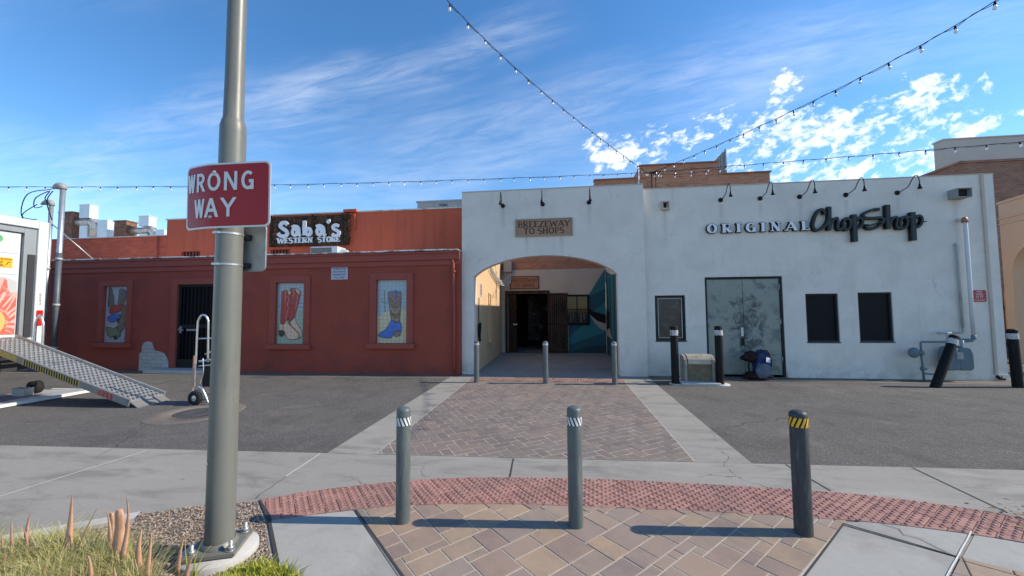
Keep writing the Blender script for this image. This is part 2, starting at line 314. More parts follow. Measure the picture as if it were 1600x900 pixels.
mat('bulb', (.80, .82, .84), .12, spec=.8)
mat('copper_cap', (.35, .13, .06), .5)
mat('teal', (.022, .17, .215), .8, var=.08); mat('teal_dark', (.012, .085, .125), .8, var=.08); mat('teal_deep', (.008, .04, .06), .8)
mat('orca_black', (.008, .009, .012), .7, spec=.18); mat('orca_white', (.35, .33, .29), .8)
mat('vent_grey', (.30, .30, .29), .6); mat('vent_dark', (.03, .03, .03), .7, spec=.18)
mat('footing', (.47, .45, .42), .9, var=.12, scale=8, bump=.4)
mat('steel_bolt', (.45, .45, .43), .45, metal=.7)
mat('joint_white', (.62, .61, .57), .9, var=.25, scale=20)
mat('joint_dark', (.045, .042, .04), .95)
mat('sand', (.46, .41, .34), .95, var=.2, scale=30, bump=.4, bscale=150)
mat('manhole_iron', (.075, .072, .07), .7, metal=.2, var=.2, scale=12, bump=.9, bscale=70)
mat('leaf_brown', (.50, .27, .165), .75, var=.22, scale=14, c2=(.56, .36, .24), thr=(.5, .68), s2=22, streak=True, bump=.4, bscale=60)
mat('dead_leaf', (.30, .20, .12), .9, var=.3)
def leafmat(name, ca, cb, cc):
    m = bpy.data.materials.new(name); m.use_nodes = True; t = NT(m.node_tree); b = t.n['Principled BSDF']
    g = t.new('ShaderNodeNewGeometry'); r = t.new('ShaderNodeValToRGB'); r.color_ramp.elements.new(.5)
    for i, c in enumerate((ca, cb, cc)): r.color_ramp.elements[i].position = i*.5; r.color_ramp.elements[i].color = (*c, 1)
    t.l.new(g.outputs['Random Per Island'], r.inputs[0]); t.l.new(r.outputs[0], b.inputs['Base Color']); b.inputs['Roughness'].default_value = .6
    tr = t.new('ShaderNodeBsdfTranslucent'); t.l.new(r.outputs[0], tr.inputs['Color']); mx = t.new('ShaderNodeMixShader'); mx.inputs[0].default_value = .35
    out = [n for n in t.n if n.type == 'OUTPUT_MATERIAL'][0]; t.l.new(b.outputs[0], mx.inputs[1]); t.l.new(tr.outputs[0], mx.inputs[2]); t.l.new(mx.outputs[0], out.inputs[0])
    MATS[name] = m
leafmat('grass', (.20, .23, .05), (.52, .49, .18), (.80, .66, .36)); leafmat('shrub', (.13, .18, .015), (.36, .38, .03), (.60, .55, .10))
islandmat('stone_mix', [(.34, .235, .165), (.26, .19, .155), (.27, .22, .185), (.36, .255, .17), (.245, .175, .145), (.31, .22, .165), (.235, .185, .16), (.36, .265, .18), (.28, .205, .16)])
islandmat('stone_path', [(.20, .155, .13), (.165, .132, .118), (.235, .18, .145), (.155, .125, .115), (.215, .165, .14), (.18, .155, .14)])
islandmat('stone_red', [(.34, .170, .138), (.275, .140, .115), (.38, .20, .16), (.31, .155, .128)], var=.55)
islandmat('pebbles', [(.42, .30, .22), (.25, .19, .15), (.50, .40, .32), (.18, .15, .13), (.40, .33, .28)])
groundmat('asphalt', (.098, .091, .084), (.27, .25, .23, .55), (.05, .047, .045), light=(.19, .172, .15, .55), agg=110, bump=.8)
groundmat('concrete', (.285, .268, .235), (.36, .34, .31, .3), (.125, .118, .105), light=(.36, .34, .30, .55), bump=.3, cracks=True, brush=True, samt=.5, stain=(.46, .68))
groundmat('slab', (.35, .34, .31), (.43, .42, .39, .3), (.19, .18, .165), light=(.42, .41, .37, .45), bump=.3, cracks=False, samt=.5)
groundmat('concrete_yard', (.24, .225, .205), (.32, .31, .29, .3), (.14, .13, .12), light=(.3, .29, .27, .4), bump=.2, cracks=False)
groundmat('apron', (.15, .128, .108), (.3, .27, .24, .4), (.07, .062, .055), light=(.24, .21, .18, .5), agg=120, cracks=True)
groundmat('dirt', (.17, .135, .105), (.3, .25, .2, .5), (.10, .08, .06), cracks=False, agg=80, bump=1.0)
tilemat('tile_sky', (.36, .45, .50)); tilemat('tile_grey', (.46, .48, .52)); tilemat('tile_sand', (.60, .53, .34)); tilemat('tile_green', (.34, .44, .34))
tilemat('tile_brown', (.20, .115, .075), c2=(.32, .22, .17)); tilemat('tile_blue', (.03, .11, .48), c2=(.07, .20, .60)); tilemat('tile_crimson', (.48, .035, .055), c2=(.30, .02, .03), nscale=45)
tilemat('tile_cream', (.70, .50, .36)); tilemat('tile_dark', (.035, .03, .03)); tilemat('tile_red', (.42, .05, .035)); tilemat('tile_olive', (.20, .24, .13)); tilemat('tile_orange', (.45, .2, .07)); tilemat('tile_cactus', (.19, .26, .21)); tilemat('tile_mix', (.26, .20, .13), c2=(.12, .10, .08), nscale=30)

# ------------------------------------------------------------------ mesh helpers
class MB:
    def __init__(s): s.v = []; s.f = []; s.mi = []; s.sm = []
    def add(s, vs, fs, mi=0, smooth=False):
        o = len(s.v); s.v += [Vector(p) for p in vs]
        for f in fs: s.f.append([o+i for i in f]); s.mi.append(mi); s.sm.append(smooth)
        return s
    def box(s, a, b, mi=0):
        x0, y0, z0 = a; x1, y1, z1 = b
        if x0 > x1: x0, x1 = x1, x0
        if y0 > y1: y0, y1 = y1, y0
        if z0 > z1: z0, z1 = z1, z0
        return s.add([(x0,y0,z0),(x1,y0,z0),(x1,y1,z0),(x0,y1,z0),(x0,y0,z1),(x1,y0,z1),(x1,y1,z1),(x0,y1,z1)],
                     [(0,3,2,1),(4,5,6,7),(0,1,5,4),(1,2,6,5),(2,3,7,6),(3,0,4,7)], mi)
    def obox(s, c, ax, ay, az, mi=0):
        c = Vector(c); ax, ay, az = Vector(ax), Vector(ay), Vector(az)
        vs = [c+sx*ax+sy*ay+sz*az for sz in (-1, 1) for sx, sy in ((-1,-1),(1,-1),(1,1),(-1,1))]
        return s.add(vs, [(0,3,2,1),(4,5,6,7),(0,1,5,4),(1,2,6,5),(2,3,7,6),(3,0,4,7)], mi)
    def cyl(s, p0, p1, r0, r1=None, n=20, mi=0, caps=True):
        p0, p1 = Vector(p0), Vector(p1); r1 = r0 if r1 is None else r1
        d = (p1-p0).normalized(); a = d.orthogonal().normalized(); b = d.cross(a)
        vs = []
        for p, r in ((p0, r0), (p1, r1)):
            for i in range(n): th = 2*math.pi*i/n; vs.append(p+r*(math.cos(th)*a+math.sin(th)*b))
        s.add(vs, [(i, (i+1) % n, n+(i+1) % n, n+i) for i in range(n)], mi, True)
        if caps:
            o = len(s.v)-2*n
            s.f.append([o+i for i in range(n)][::-1]); s.mi.append(mi); s.sm.append(False)
            s.f.append([o+n+i for i in range(n)]); s.mi.append(mi); s.sm.append(False)
        return s
    def tube(s, pts, r, n=8, mi=0, closed=False):
        pts = [Vector(p) for p in pts]; m = len(pts); rings = []; prev = None
        for i, p in enumerate(pts):
            if closed: d = (pts[(i+1) % m]-pts[i-1]).normalized()
            else: d = (pts[min(i+1, m-1)]-pts[max(i-1, 0)]).normalized()
            a = d.orthogonal().normalized() if prev is None else (prev-d*prev.dot(d)).normalized()
            prev = a; b = d.cross(a); rr = r[i] if isinstance(r, (list, tuple)) else r
            rings.append([p+rr*(math.cos(2*math.pi*k/n)*a+math.sin(2*math.pi*k/n)*b) for k in range(n)])
        vs = [q for g in rings for q in g]; fs = []
        for i in range(m if closed else m-1):
            j = (i+1) % m
            for k in range(n): fs.append((i*n+k, i*n+(k+1) % n, j*n+(k+1) % n, j*n+k))
        s.add(vs, fs, mi, True)
        if not closed:
            o = len(s.v)-len(vs); s.f.append([o+k for k in range(n)][::-1]); s.mi.append(mi); s.sm.append(False)
            s.f.append([o+(m-1)*n+k for k in range(n)]); s.mi.append(mi); s.sm.append(False)
        return s
    def lathe(s, prof, c=(0, 0, 0), n=24, mi=0, axis='z', smooth=True):
        c = Vector(c); vs = []
        for r, h in prof:
            for k in range(n):
                th = 2*math.pi*k/n; a, b = r*math.cos(th), r*math.sin(th)
                vs.append(c+(Vector((a, b, h)) if axis == 'z' else Vector((a, h, b)) if axis == 'y' else Vector((h, a, b))))
        fs = [(i*n+k, i*n+(k+1) % n, (i+1)*n+(k+1) % n, (i+1)*n+k) for i in range(len(prof)-1) for k in range(n)]
        return s.add(vs, fs, mi, smooth)
    def prism(s, poly, f3, d, mi=0, side=None, smooth=False):
        """poly: 2-D points; f3 maps (u,v) to a point; d: thickness vector from the front to the back"""
        n = len(poly); d = Vector(d); a = [Vector(f3(*p)) for p in poly]
        s.add(a+[p+d for p in a], [tuple(range(n))], mi)
        o = len(s.v)-2*n; s.f.append([o+n+i for i in range(n)][::-1]); s.mi.append(mi); s.sm.append(False)
        for i in range(n): s.f.append([o+i, o+n+i, o+n+(i+1) % n, o+(i+1) % n]); s.mi.append(mi if side is None else side); s.sm.append(False)
        return s
    def build(s, name, mats, parent=None, root=None, bevel=0.0, fix=True):
        if not isinstance(mats, (list, tuple)): mats = [mats]
        me = bpy.data.meshes.new(name); off = Vector((0, 0, 0)); p = parent
        while p is not None: off += p.location; p = p.parent
        if parent is None and root is not None: off = Vector(root)
        me.from_pydata([tuple(v-off) for v in s.v], [], s.f)
        for m in mats: me.materials.append(MATS[m])
        for i, pl in enumerate(me.polygons): pl.material_index = s.mi[i]; pl.use_smooth = s.sm[i]
        if fix:
            bm = bmesh.new(); bm.from_mesh(me); bmesh.ops.recalc_face_normals(bm, faces=bm.faces); bm.to_mesh(me); bm.free()
        me.update()
        o = bpy.data.objects.new(name, me); COL.objects.link(o); o.parent = parent
        if parent is None and root is not None: o.location = off
        if bevel:
            md = o.modifiers.new('bevel', 'BEVEL'); md.width = bevel; md.segments = 2; md.limit_method = 'ANGLE'; md.angle_limit = R(40)
        return o
def empty(name, loc): o = bpy.data.objects.new(name, None); COL.objects.link(o); o.location = loc; o.empty_display_size = .1; return o
def tag(o, label, cat, group=None):
    o['label'] = label; o['category'] = cat
    if group: o['group'] = group
    return o
def thing(name, loc, label, cat, group=None): return tag(empty(name, loc), label, cat, group)
def struct(o, kind='structure', label=None):
    o['kind'] = kind
    return o
def copy_tree(o, parent=None):
    c = o.copy(); COL.objects.link(c); c.parent = parent
    for ch in list(o.children): copy_tree(ch, c)
    return c
def sheet(name, pts, z, m, thick=0.0):
    b = MB(); b.add([(p[0], p[1], z) for p in pts], [tuple(range(len(pts)))]); o = b.build(name, m, fix=False)
    if o.data.polygons[0].normal.z < 0: o.data.flip_normals()
    return o
def wall(b, x0, x1, z0, z1, y, thick, holes=(), mi=0, mr=None):
    """wall along X with its face at y and rectangular openings, reveals included"""
    xs = sorted({x0, x1, *[h[0] for h in holes], *[h[1] for h in holes]}); zs = sorted({z0, z1, *[h[2] for h in holes], *[h[3] for h in holes]})
    for i in range(len(xs)-1):
        for j in range(len(zs)-1):
            cx, cz = (xs[i]+xs[i+1])/2, (zs[j]+zs[j+1])/2
            if any(h[0] < cx < h[1] and h[2] < cz < h[3] for h in holes): continue
            a, c, e, g = xs[i], xs[i+1], zs[j], zs[j+1]
            b.add([(a,y,e),(c,y,e),(c,y,g),(a,y,g)], [(0,1,2,3)], mi); b.add([(a,y+thick,e),(c,y+thick,e),(c,y+thick,g),(a,y+thick,g)], [(3,2,1,0)], mi)
    mr = mi if mr is None else mr
    def rim(a, c, e, g, out):
        q = [((a,e),(c,e)),((c,e),(c,g)),((c,g),(a,g)),((a,g),(a,e))]
        for (p, r_) in q: b.add([(p[0],y,p[1]),(r_[0],y,r_[1]),(r_[0],y+thick,r_[1]),(p[0],y+thick,p[1])], [(0,1,2,3)], mr if out else mi)
    rim(x0, x1, z0, z1, False)
    for h in holes: rim(*h, True)
    return b
def bez(p0, p1, p2, n=8): return [((1-k/n)**2)*Vector(p0)+2*(1-k/n)*(k/n)*Vector(p1)+((k/n)**2)*Vector(p2) for k in range(n+1)]
def catmull(pts, n=6):
    pts = [Vector(p) for p in pts]; out = []
    for i in range(len(pts)-1):
        a, b, c, d = pts[max(i-1, 0)], pts[i], pts[i+1], pts[min(i+2, len(pts)-1)]
        for k in range(n):
            t_ = k/n; out.append(.5*((2*b)+(c-a)*t_+(2*a-5*b+4*c-d)*t_*t_+(3*b-a-3*c+d)*t_**3))
    out.append(pts[-1]); return out

# ------------------------------------------------------------------ lettering
def arc(cx, cy, rx, ry, a0, a1, n=12): return [(cx+rx*math.cos(R(a0+(a1-a0)*k/n)), cy+ry*math.sin(R(a0+(a1-a0)*k/n))) for k in range(n+1)]
# strokes on a cap height of 1: (points, weight 1 = thick / 0 = thin, serif at start, serif at end)
GL = {
 'A': (.78, [([(.0,0),(.39,1)],0,1,0), ([(.39,1),(.78,0)],1,0,1), ([(.16,.34),(.62,.34)],0,0,0)]),
 'B': (.66, [([(.12,0),(.12,1)],1,1,1), ([(.12,1),(.34,1)]+arc(.34,.76,.22,.24,90,-90)+[(.12,.52)],0,0,0), ([(.34,.52)]+arc(.36,.26,.27,.26,90,-90)+[(.12,0)],0,0,0)]),
 'E': (.62, [([(.12,0),(.12,1)],1,1,1), ([(.12,1),(.56,1),(.58,.84)],0,0,0), ([(.12,.52),(.46,.52)],0,0,0), ([(.12,0),(.58,0),(.61,.18)],0,0,0)]),
 'G': (.76, [(arc(.40,.5,.36,.5,50,310,20),2,0,0), ([(.68,.44),(.68,.10)],1,1,0), ([(.46,.44),(.78,.44)],0,0,0)]),
 'H': (.76, [([(.12,0),(.12,1)],1,1,1), ([(.64,0),(.64,1)],1,1,1), ([(.12,.52),(.64,.52)],0,0,0)]),
 'I': (.28, [([(.14,0),(.14,1)],1,1,1)]),
 'L': (.60, [([(.12,0),(.12,1)],1,1,1), ([(.12,0),(.55,0),(.58,.22)],0,0,0)]),
 'N': (.78, [([(.12,0),(.12,1)],0,1,0), ([(.12,1),(.66,0)],1,0,0), ([(.66,0),(.66,1)],0,0,1)]),
 'O': (.80, [(arc(.40,.5,.36,.5,0,360,28),2,0,0)]),
 'P': (.62, [([(.12,0),(.12,1)],1,1,1), ([(.12,1),(.34,1)]+arc(.34,.74,.25,.26,90,-90)+[(.12,.48)],0,0,0)]),
 'R': (.70, [([(.12,0),(.12,1)],1,1,1), ([(.12,1),(.34,1)]+arc(.34,.74,.24,.26,90,-90)+[(.12,.48)],0,0,0), ([(.34,.48),(.64,0)],1,0,1)]),
 'S': (.60, [(arc(.30,.745,.23,.255,35,270,12)+arc(.30,.255,.25,.255,90,-145,12),2,0,0)]),
 'T': (.70, [([(.35,0),(.35,1)],1,1,0), ([(.02,.84),(.04,1),(.66,1),(.68,.84)],0,0,0)]),
 'W': (1.08, [([(.02,1),(.28,0)],1,1,0), ([(.28,0),(.54,.9)],0,0,0), ([(.54,.9),(.80,0)],1,0,0), ([(.80,0),(1.06,1)],0,0,1)]),
 'Y': (.74, [([(.0,1),(.37,.46)],1,1,0), ([(.74,1),(.37,.46)],0,1,0), ([(.37,.46),(.37,0)],1,0,1)]),
 'Z': (.64, [([(.05,.82),(.06,1),(.60,1)],0,0,0), ([(.60,1),(.04,0)],1,0,0), ([(.04,0),(.60,0),(.62,.2)],0,0,0)]),
}
def ribbon(b, pts, wd, f3, d, dz=0.0, mi=0, side=None, step=0.0002, nrm=None, caps=0):
    """solid strip of width wd (number or per point) along 2-D pts; the front creeps forward a hair so crossings never share a plane"""
    keep = [i for i in range(len(pts)) if i == 0 or math.hypot(pts[i][0]-pts[i-1][0], pts[i][1]-pts[i-1][1]) > 1e-6]
    if isinstance(wd, list): wd = [wd[i] for i in keep]
    P = [Vector((pts[i][0], pts[i][1])) for i in keep]; n = len(P); Lf, Rt = [], []
    closed = (P[0]-P[-1]).length < 1e-6
    for i, p in enumerate(P):
        d0 = (P[i]-P[i-1]) if i > 0 else ((P[-1]-P[-2]) if closed else None); d1 = (P[i+1]-P[i]) if i < n-1 else ((P[1]-P[0]) if closed else None)
        d0 = d0 or d1; d1 = d1 or d0; d0 = d0.normalized(); d1 = d1.normalized(); t_ = (d0+d1)
        t_ = t_.normalized() if t_.length > 1e-4 else d1
        nn = Vector((-t_.y, t_.x)); k = 1/max(.45, nn.dot(Vector((-d1.y, d1.x)))); w_ = wd[i] if isinstance(wd, list) else wd
        Lf.append(p+nn*w_/2*k); Rt.append(p-nn*w_/2*k)
    d = Vector(d); vs = []
    for i in range(n):
        off = -(dz+step*i)*d.normalized()
        for q in (Lf[i], Rt[i]): vs.append(Vector(f3(q.x, q.y))+off)
        for q in (Lf[i], Rt[i]): vs.append(Vector(f3(q.x, q.y))+d)
    fs = []; ms = []
    for i in range(n-1):
        a, c = 4*i, 4*i+4
        b.add([], []); fs += [(a, a+1, c+1, c)]; ms.append(mi)
        fs += [(a+2, c+2, c+3, a+3), (a, c, c+2, a+2), (a+1, a+3, c+3, c+1)]; ms += [mi if side is None else side]*3
    if not closed:
        fs += [(0, 2, 3, 1), (4*n-4, 4*n-3, 4*n-1, 4*n-2)]; ms += [mi if side is None else side]*2
    o = len(b.v); b.v += vs
    for f_, m_ in zip(fs, ms): b.f.append([o+q for q in f_]); b.mi.append(m_); b.sm.append(False)
def slant(b, p0, p1, wd, f3, d, dz, mi=0, side=None, n=1):
    L_ = math.hypot(p1[0]-p0[0], p1[1]-p0[1]); h_ = wd*L_/max(1e-6, abs(p1[1]-p0[1]))/2; d = Vector(d); o = -dz*d.normalized(); vs = []
    for i in range(n+1):
        t_ = i/n; x, y = p0[0]+(p1[0]-p0[0])*t_, p0[1]+(p1[1]-p0[1])*t_
        for q in (x-h_, x+h_): vs.append(Vector(f3(q, y))+o)
        for q in (x-h_, x+h_): vs.append(Vector(f3(q, y))+d)
    fs = [(0, 2, 3, 1), (4*n, 4*n+1, 4*n+3, 4*n+2)]; ms = [mi if side is None else side]*2
    for i in range(n):
        a, c = 4*i, 4*i+4; fs += [(a, a+1, c+1, c), (a+2, c+2, c+3, a+3), (a, c, c+2, a+2), (a+1, a+3, c+3, c+1)]; ms += [mi]+[mi if side is None else side]*3
    k = len(b.v); b.v += vs
    for f_, m_ in zip(fs, ms): b.f.append([k+q for q in f_]); b.mi.append(m_); b.sm.append(False)
def glyph_text(b, s_, h, f3, d, thick=.17, thin=.07, serif=.10, gap=.12, space=.5, mi=0, side=None, only=None, x0=0.0, grow=0.0, dz0=0.0, wx=1.0):
    """returns the total width; f3 takes (u, v) in metres with the origin at the lower left"""
    x = x0; kk = 0
    for ci, ch in enumerate(s_):
        if ch == ' ': x += space*h*wx; continue
        wdt, strokes = GL[ch]
        if b is not None and (only is None or only == ci):
            for pts, wt, s0, s1 in strokes:
                kk += 1; tw = (thick if wt == 1 else thin)*h+grow
                P = [(x+p[0]*h*wx, p[1]*h) for p in pts]
                P = [(p[0], min(max(p[1], tw/2-grow/2), h-tw/2+grow/2)) if wt == 0 else p for p in P]
                if wt == 2:
                    W_ = []
                    for i in range(len(pts)):
                        a_ = pts[max(i-1, 0)]; c_ = pts[min(i+1, len(pts)-1)]; L_ = math.hypot(c_[0]-a_[0], c_[1]-a_[1]) or 1
                        W_.append((thin+(thick-thin)*abs(c_[1]-a_[1])/L_)*h+grow)
                    if ch in 'OG': P = [(x+(.40+(p[0]-.40)*(1-thick*.5))*h*wx, (.5+(p[1]-.5)*(1-thin*.8))*h) for p in pts]
                    if ch == 'S': W_ = [(thin*1.1+(thick*1.05-thin*1.1)*max(0, 1-abs(i-len(pts)/2)/(len(pts)*.33)))*h+grow for i in range(len(pts))]
                    ribbon(b, P, W_, f3, d, dz0+.0004*(kk % 7), mi, side, 0.00003)
                elif len(P) == 2 and abs(P[0][1]-P[1][1]) > .3*h: slant(b, P[0], P[1], tw, f3, d, dz0+.0004*(kk % 7), mi, side)
                else: ribbon(b, P, tw, f3, d, dz0+.0004*(kk % 7), mi, side, 0.00003)
                if serif:
                    for e, fl in ((0, s0), (-1, s1)):
                        if fl:
                            py = P[e][1]; px_ = P[e][0]; yy = (thin*h*.5) if py < h/2 else h-thin*h*.5; hw = (thick*.5+serif)*h*(1 if wt else .85)+grow/2
                            kk += 1; ribbon(b, [(px_-hw, yy), (px_+hw, yy)], thin*h+grow, f3, d, dz0+.0004*(kk % 7)+.0002, mi, side, 0.00003)
        x += (wdt+gap)*h*wx
    return x-gap*h*wx-x0
def font_text(b, s_, h, f3, d, mi=0, side=None, bold=0.0, sx=1.0, align='CENTER', depth_gap=0.0):
    cu = bpy.data.curves.new('t', 'FONT'); cu.body = s_; cu.size = h/.72; cu.align_x = align; cu.offset = bold; cu.extrude = 0; cu.resolution_u = 3; cu.space_line = .8
    o = bpy.data.objects.new('t', cu); COL.objects.link(o); dg = bpy.context.evaluated_depsgraph_get(); me = bpy.data.meshes.new_from_object(o.evaluated_get(dg))
    vs = [Vector(f3(v.co.x*sx, v.co.y)) for v in me.vertices]
    fs = [tuple(p.vertices) for p in me.polygons]; b.add(vs, fs, mi)
    if d:
        d = Vector(d); cnt = {}
        for p in me.polygons:
            for e in p.edge_keys: cnt[e] = cnt.get(e, 0)+1
        oo = len(b.v); b.v += vs+[q+d for q in vs]; nv = len(vs)
        for (i, j), c_ in cnt.items():
            if c_ == 1: b.f.append([oo+i, oo+j, oo+nv+j, oo+nv+i]); b.mi.append(mi if side is None else side); b.sm.append(False)
    bpy.data.objects.remove(o); bpy.data.curves.remove(cu); bpy.data.meshes.remove(me)

# ================================================================== GROUND
struct(sheet('ground', [(-400,-300,0),(400,-300,0),(400,900,0),(-400,900,0)], 0.0, 'asphalt'))
def yline(x): return 4.22+.042*x
# near pavement of broom-finished concrete, cut at the asphalt
struct(sheet('near_pavement', [(-40,-6),(40,-6),(40,yline(40)),(-40,yline(-40))], .004, 'concrete'))
struct(sheet('path_border', [(-2.62,yline(-2.62)+.003),(-2.06,yline(-2.06)+.003),(-2.06,9.0),(-2.62,9.0)], .005, 'concrete'))
struct(sheet('path_border', [(1.36,yline(1.36)+.003),(1.92,yline(1.92)+.003),(1.98,9.36),(1.36,9.2)], .005, 'concrete'))
struct(sheet('path_bed', [(-2.06,yline(-2.06)+.003),(1.36,yline(1.36)+.003),(1.36,8.62),(-2.06,8.62)], .0078, 'sand'))
struct(sheet('courtyard_floor', [(-2.43,8.95),(1.98,8.95),(1.98,16.5),(-2.43,16.5)], .006, 'concrete_yard'))
struct(sheet('wall_apron', [(-16,8.55),(-2.62,8.75),(-2.62,9.3),(-16,9.3)], .003, 'apron'))
struct(sheet('wall_apron', [(1.99,9.05),(9.8,8.95),(9.8,9.55),(1.99,9.55)], .003, 'apron'))

def clip_half(poly, a, b):
    """keep the part of poly left of a->b"""
    out = []; n = len(poly)
    side = lambda p: (b[0]-a[0])*(p[1]-a[1])-(b[1]-a[1])*(p[0]-a[0])
    for i in range(n):
        p, q = poly[i], poly[(i+1) % n]; sp, sq = side(p), side(q)
        if sp >= 0: out.append(p)
        if (sp > 0 > sq) or (sp < 0 < sq): k = sp/(sp-sq); out.append((p[0]+(q[0]-p[0])*k, p[1]+(q[1]-p[1])*k))
    return out
def parea(p): return abs(sum(p[i][0]*p[(i+1) % len(p)][1]-p[(i+1) % len(p)][0]*p[i][1] for i in range(len(p))))/2
def stone(b, poly, z0, z1, jit=.0015, ch=.004):
    if len(poly) < 3 or parea(poly) < 2e-4: return
    cx = sum(p[0] for p in poly)/len(poly); cy = sum(p[1] for p in poly)/len(poly); z1 += random.uniform(-jit, jit); tx, ty = random.uniform(-.004, .004), random.uniform(-.004, .004)
    n = len(poly); top = []
    for p in poly:
        L = math.hypot(p[0]-cx, p[1]-cy) or 1; k = max(0, 1-ch*1.3/L); x, y = cx+(p[0]-cx)*k, cy+(p[1]-cy)*k; top.append((x, y, z1+tx*(x-cx)+ty*(y-cy)))
    mid = [(p[0], p[1], z1-ch*.6) for p in poly]; bot = [(p[0], p[1], z0) for p in poly]
    b.add(top+mid+bot, [tuple(range(n))]+[(n+i, n+(i+1) % n, (i+1) % n, i) for i in range(n)]+[(2*n+i, 2*n+(i+1) % n, n+(i+1) % n, n+i) for i in range(n)])
def herringbone(x0, x1, y0, y1, w_, ang, gap):
    """45-degree herringbone of w x 2w stones covering the box, as polygons"""
    ca, sa = math.cos(ang), math.sin(ang); cx, cy = (x0+x1)/2, (y0+y1)/2; rad = math.hypot(x1-x0, y1-y0)/2+.5; N = int(rad/w_)+4; out = []
    for i in range(-N, N):
        for j in range(-N, N):
            k = (i-j) % 4
            if k == 0: r_ = (i, j, 2, 1)
            elif k == 2: continue
            elif k == 3: r_ = (i, j, 1, 2)
            else: continue
            x, y, a, c = r_[0]*w_, r_[1]*w_, r_[2]*w_, r_[3]*w_
            q = [(x+gap, y+gap), (x+a-gap, y+gap), (x+a-gap, y+c-gap), (x+gap, y+c-gap)]
            out.append([(cx+p[0]*ca-p[1]*sa, cy+p[0]*sa+p[1]*ca) for p in q])
    return out
# path of herringbone pavers
pth = [(-2.05, yline(-2.05)+.01), (1.35, yline(1.35)+.01), (1.35, 8.62), (-2.05, 8.62)]
b = MB()
for q in herringbone(-2.1, 1.4, 4.1, 8.7, .118, R(33), 0.003):
    for i in range(4): q = clip_half(q, pth[i], pth[(i+1) % 4]) if q else q
    if q: stone(b, q, .002, .010)
struct(b.build('paver_path', 'stone_path', fix=False))
# tactile strip at the courtyard mouth
b = MB()
for q in herringbone(-2.1, 1.4, 8.6, 9.0, .10, 0.0, .002):
    rc = [(-2.05, 8.625), (1.35, 8.625), (1.35, 8.94), (-2.05, 8.94)]
    for i in range(4): q = clip_half(q, rc[i], rc[(i+1) % 4]) if q else q
    if q: stone(b, q, .002, .012)
for i in range(60):
    for j in range(5):
        x, y = -2.02+i*.057, 8.65+j*.06; b.lathe([(.018, .012), (.012, .017), (0, .017)], (x, y, 0), 6)
struct(b.build('courtyard_tactile_strip', 'stone_red', fix=False))
# near tactile strip on the curb curve
OUT = catmull([(-2.95,2.80,0),(-2.53,3.04,0),(-2.14,3.26,0),(-1.49,3.50,0),(-.84,3.65,0),(.12,3.735,0),(1.04,3.745,0),(2.13,3.71,0),(2.66,3.645,0),(3.1,3.54,0),(3.45,3.40,0),(3.8,3.22,0)], 4)
INN = catmull([(-2.70,2.56,0),(-2.2,2.77,0),(-1.67,2.97,0),(-1.2,3.10,0),(-.42,3.20,0),(.1,3.225,0),(.89,3.25,0),(1.87,3.25,0),(2.44,3.21,0),(2.97,3.10,0),(3.3,2.95,0),(3.5,2.84,0)], 4)
OUT = [(p.x, p.y) for p in OUT]; INN = [(p.x, p.y) for p in INN]
def ycurve(C, x):
    for i in range(len(C)-1):
        if C[i][0] <= x <= C[i+1][0]: k = (x-C[i][0])/(C[i+1][0]-C[i][0]); return C[i][1]+(C[i+1][1]-C[i][1])*k, i
    return (C[0][1], 0) if x < C[0][0] else (C[-1][1], len(C)-2)
struct(sheet('tactile_bed', [p for p in INN if p[0] > -2.21]+[(3.5,2.86),(3.62,3.30)]+[p for p in OUT[::-1] if -2.54 < p[0] < 3.6], .0125, 'joint_dark'))
b = MB(); EL = ((-2.53, 3.04), (-2.2, 2.77)); ER = ((3.45, 2.9), (3.62, 3.30))
for q in herringbone(-2.7, 3.9, 2.6, 3.9, .10, R(40), .0022):
    cx = sum(p[0] for p in q)/4; full = q
    yo, io = ycurve(OUT, cx); q = clip_half(q, OUT[io+1], OUT[io])
    if not q: continue
    yi, ii = ycurve(INN, cx); q = clip_half(q, INN[ii], INN[ii+1])
    if q: q = clip_half(q, *EL[::1]) if cx < -1.8 else q
    if q: q = clip_half(q, *ER) if cx > 3 else q
    if not q or parea(q) < 3e-4: continue
    stone(b, q, .005, .016, .001)
    ux = Vector((full[1][0]-full[0][0], full[1][1]-full[0][1])); uy = Vector((full[3][0]-full[0][0], full[3][1]-full[0][1])); nx = 4 if ux.length > uy.length else 2; ny = 6-nx
    for i in range(nx):
        for j in range(ny):
            p = Vector(full[0])+ux*((i+.5)/nx)+uy*((j+.5)/ny)
            if ycurve(INN, p.x)[0]+.012 < p.y < ycurve(OUT, p.x)[0]-.012 and (p.x > -2.2 or (p.y-2.77) > -(p.x+2.2)*.82+.01) : b.lathe([(.0155, .0155), (.011, .0215), (0, .0222)], (p.x, p.y, 0), 8)
struct(b.build('tactile_strip', 'stone_red', fix=False))
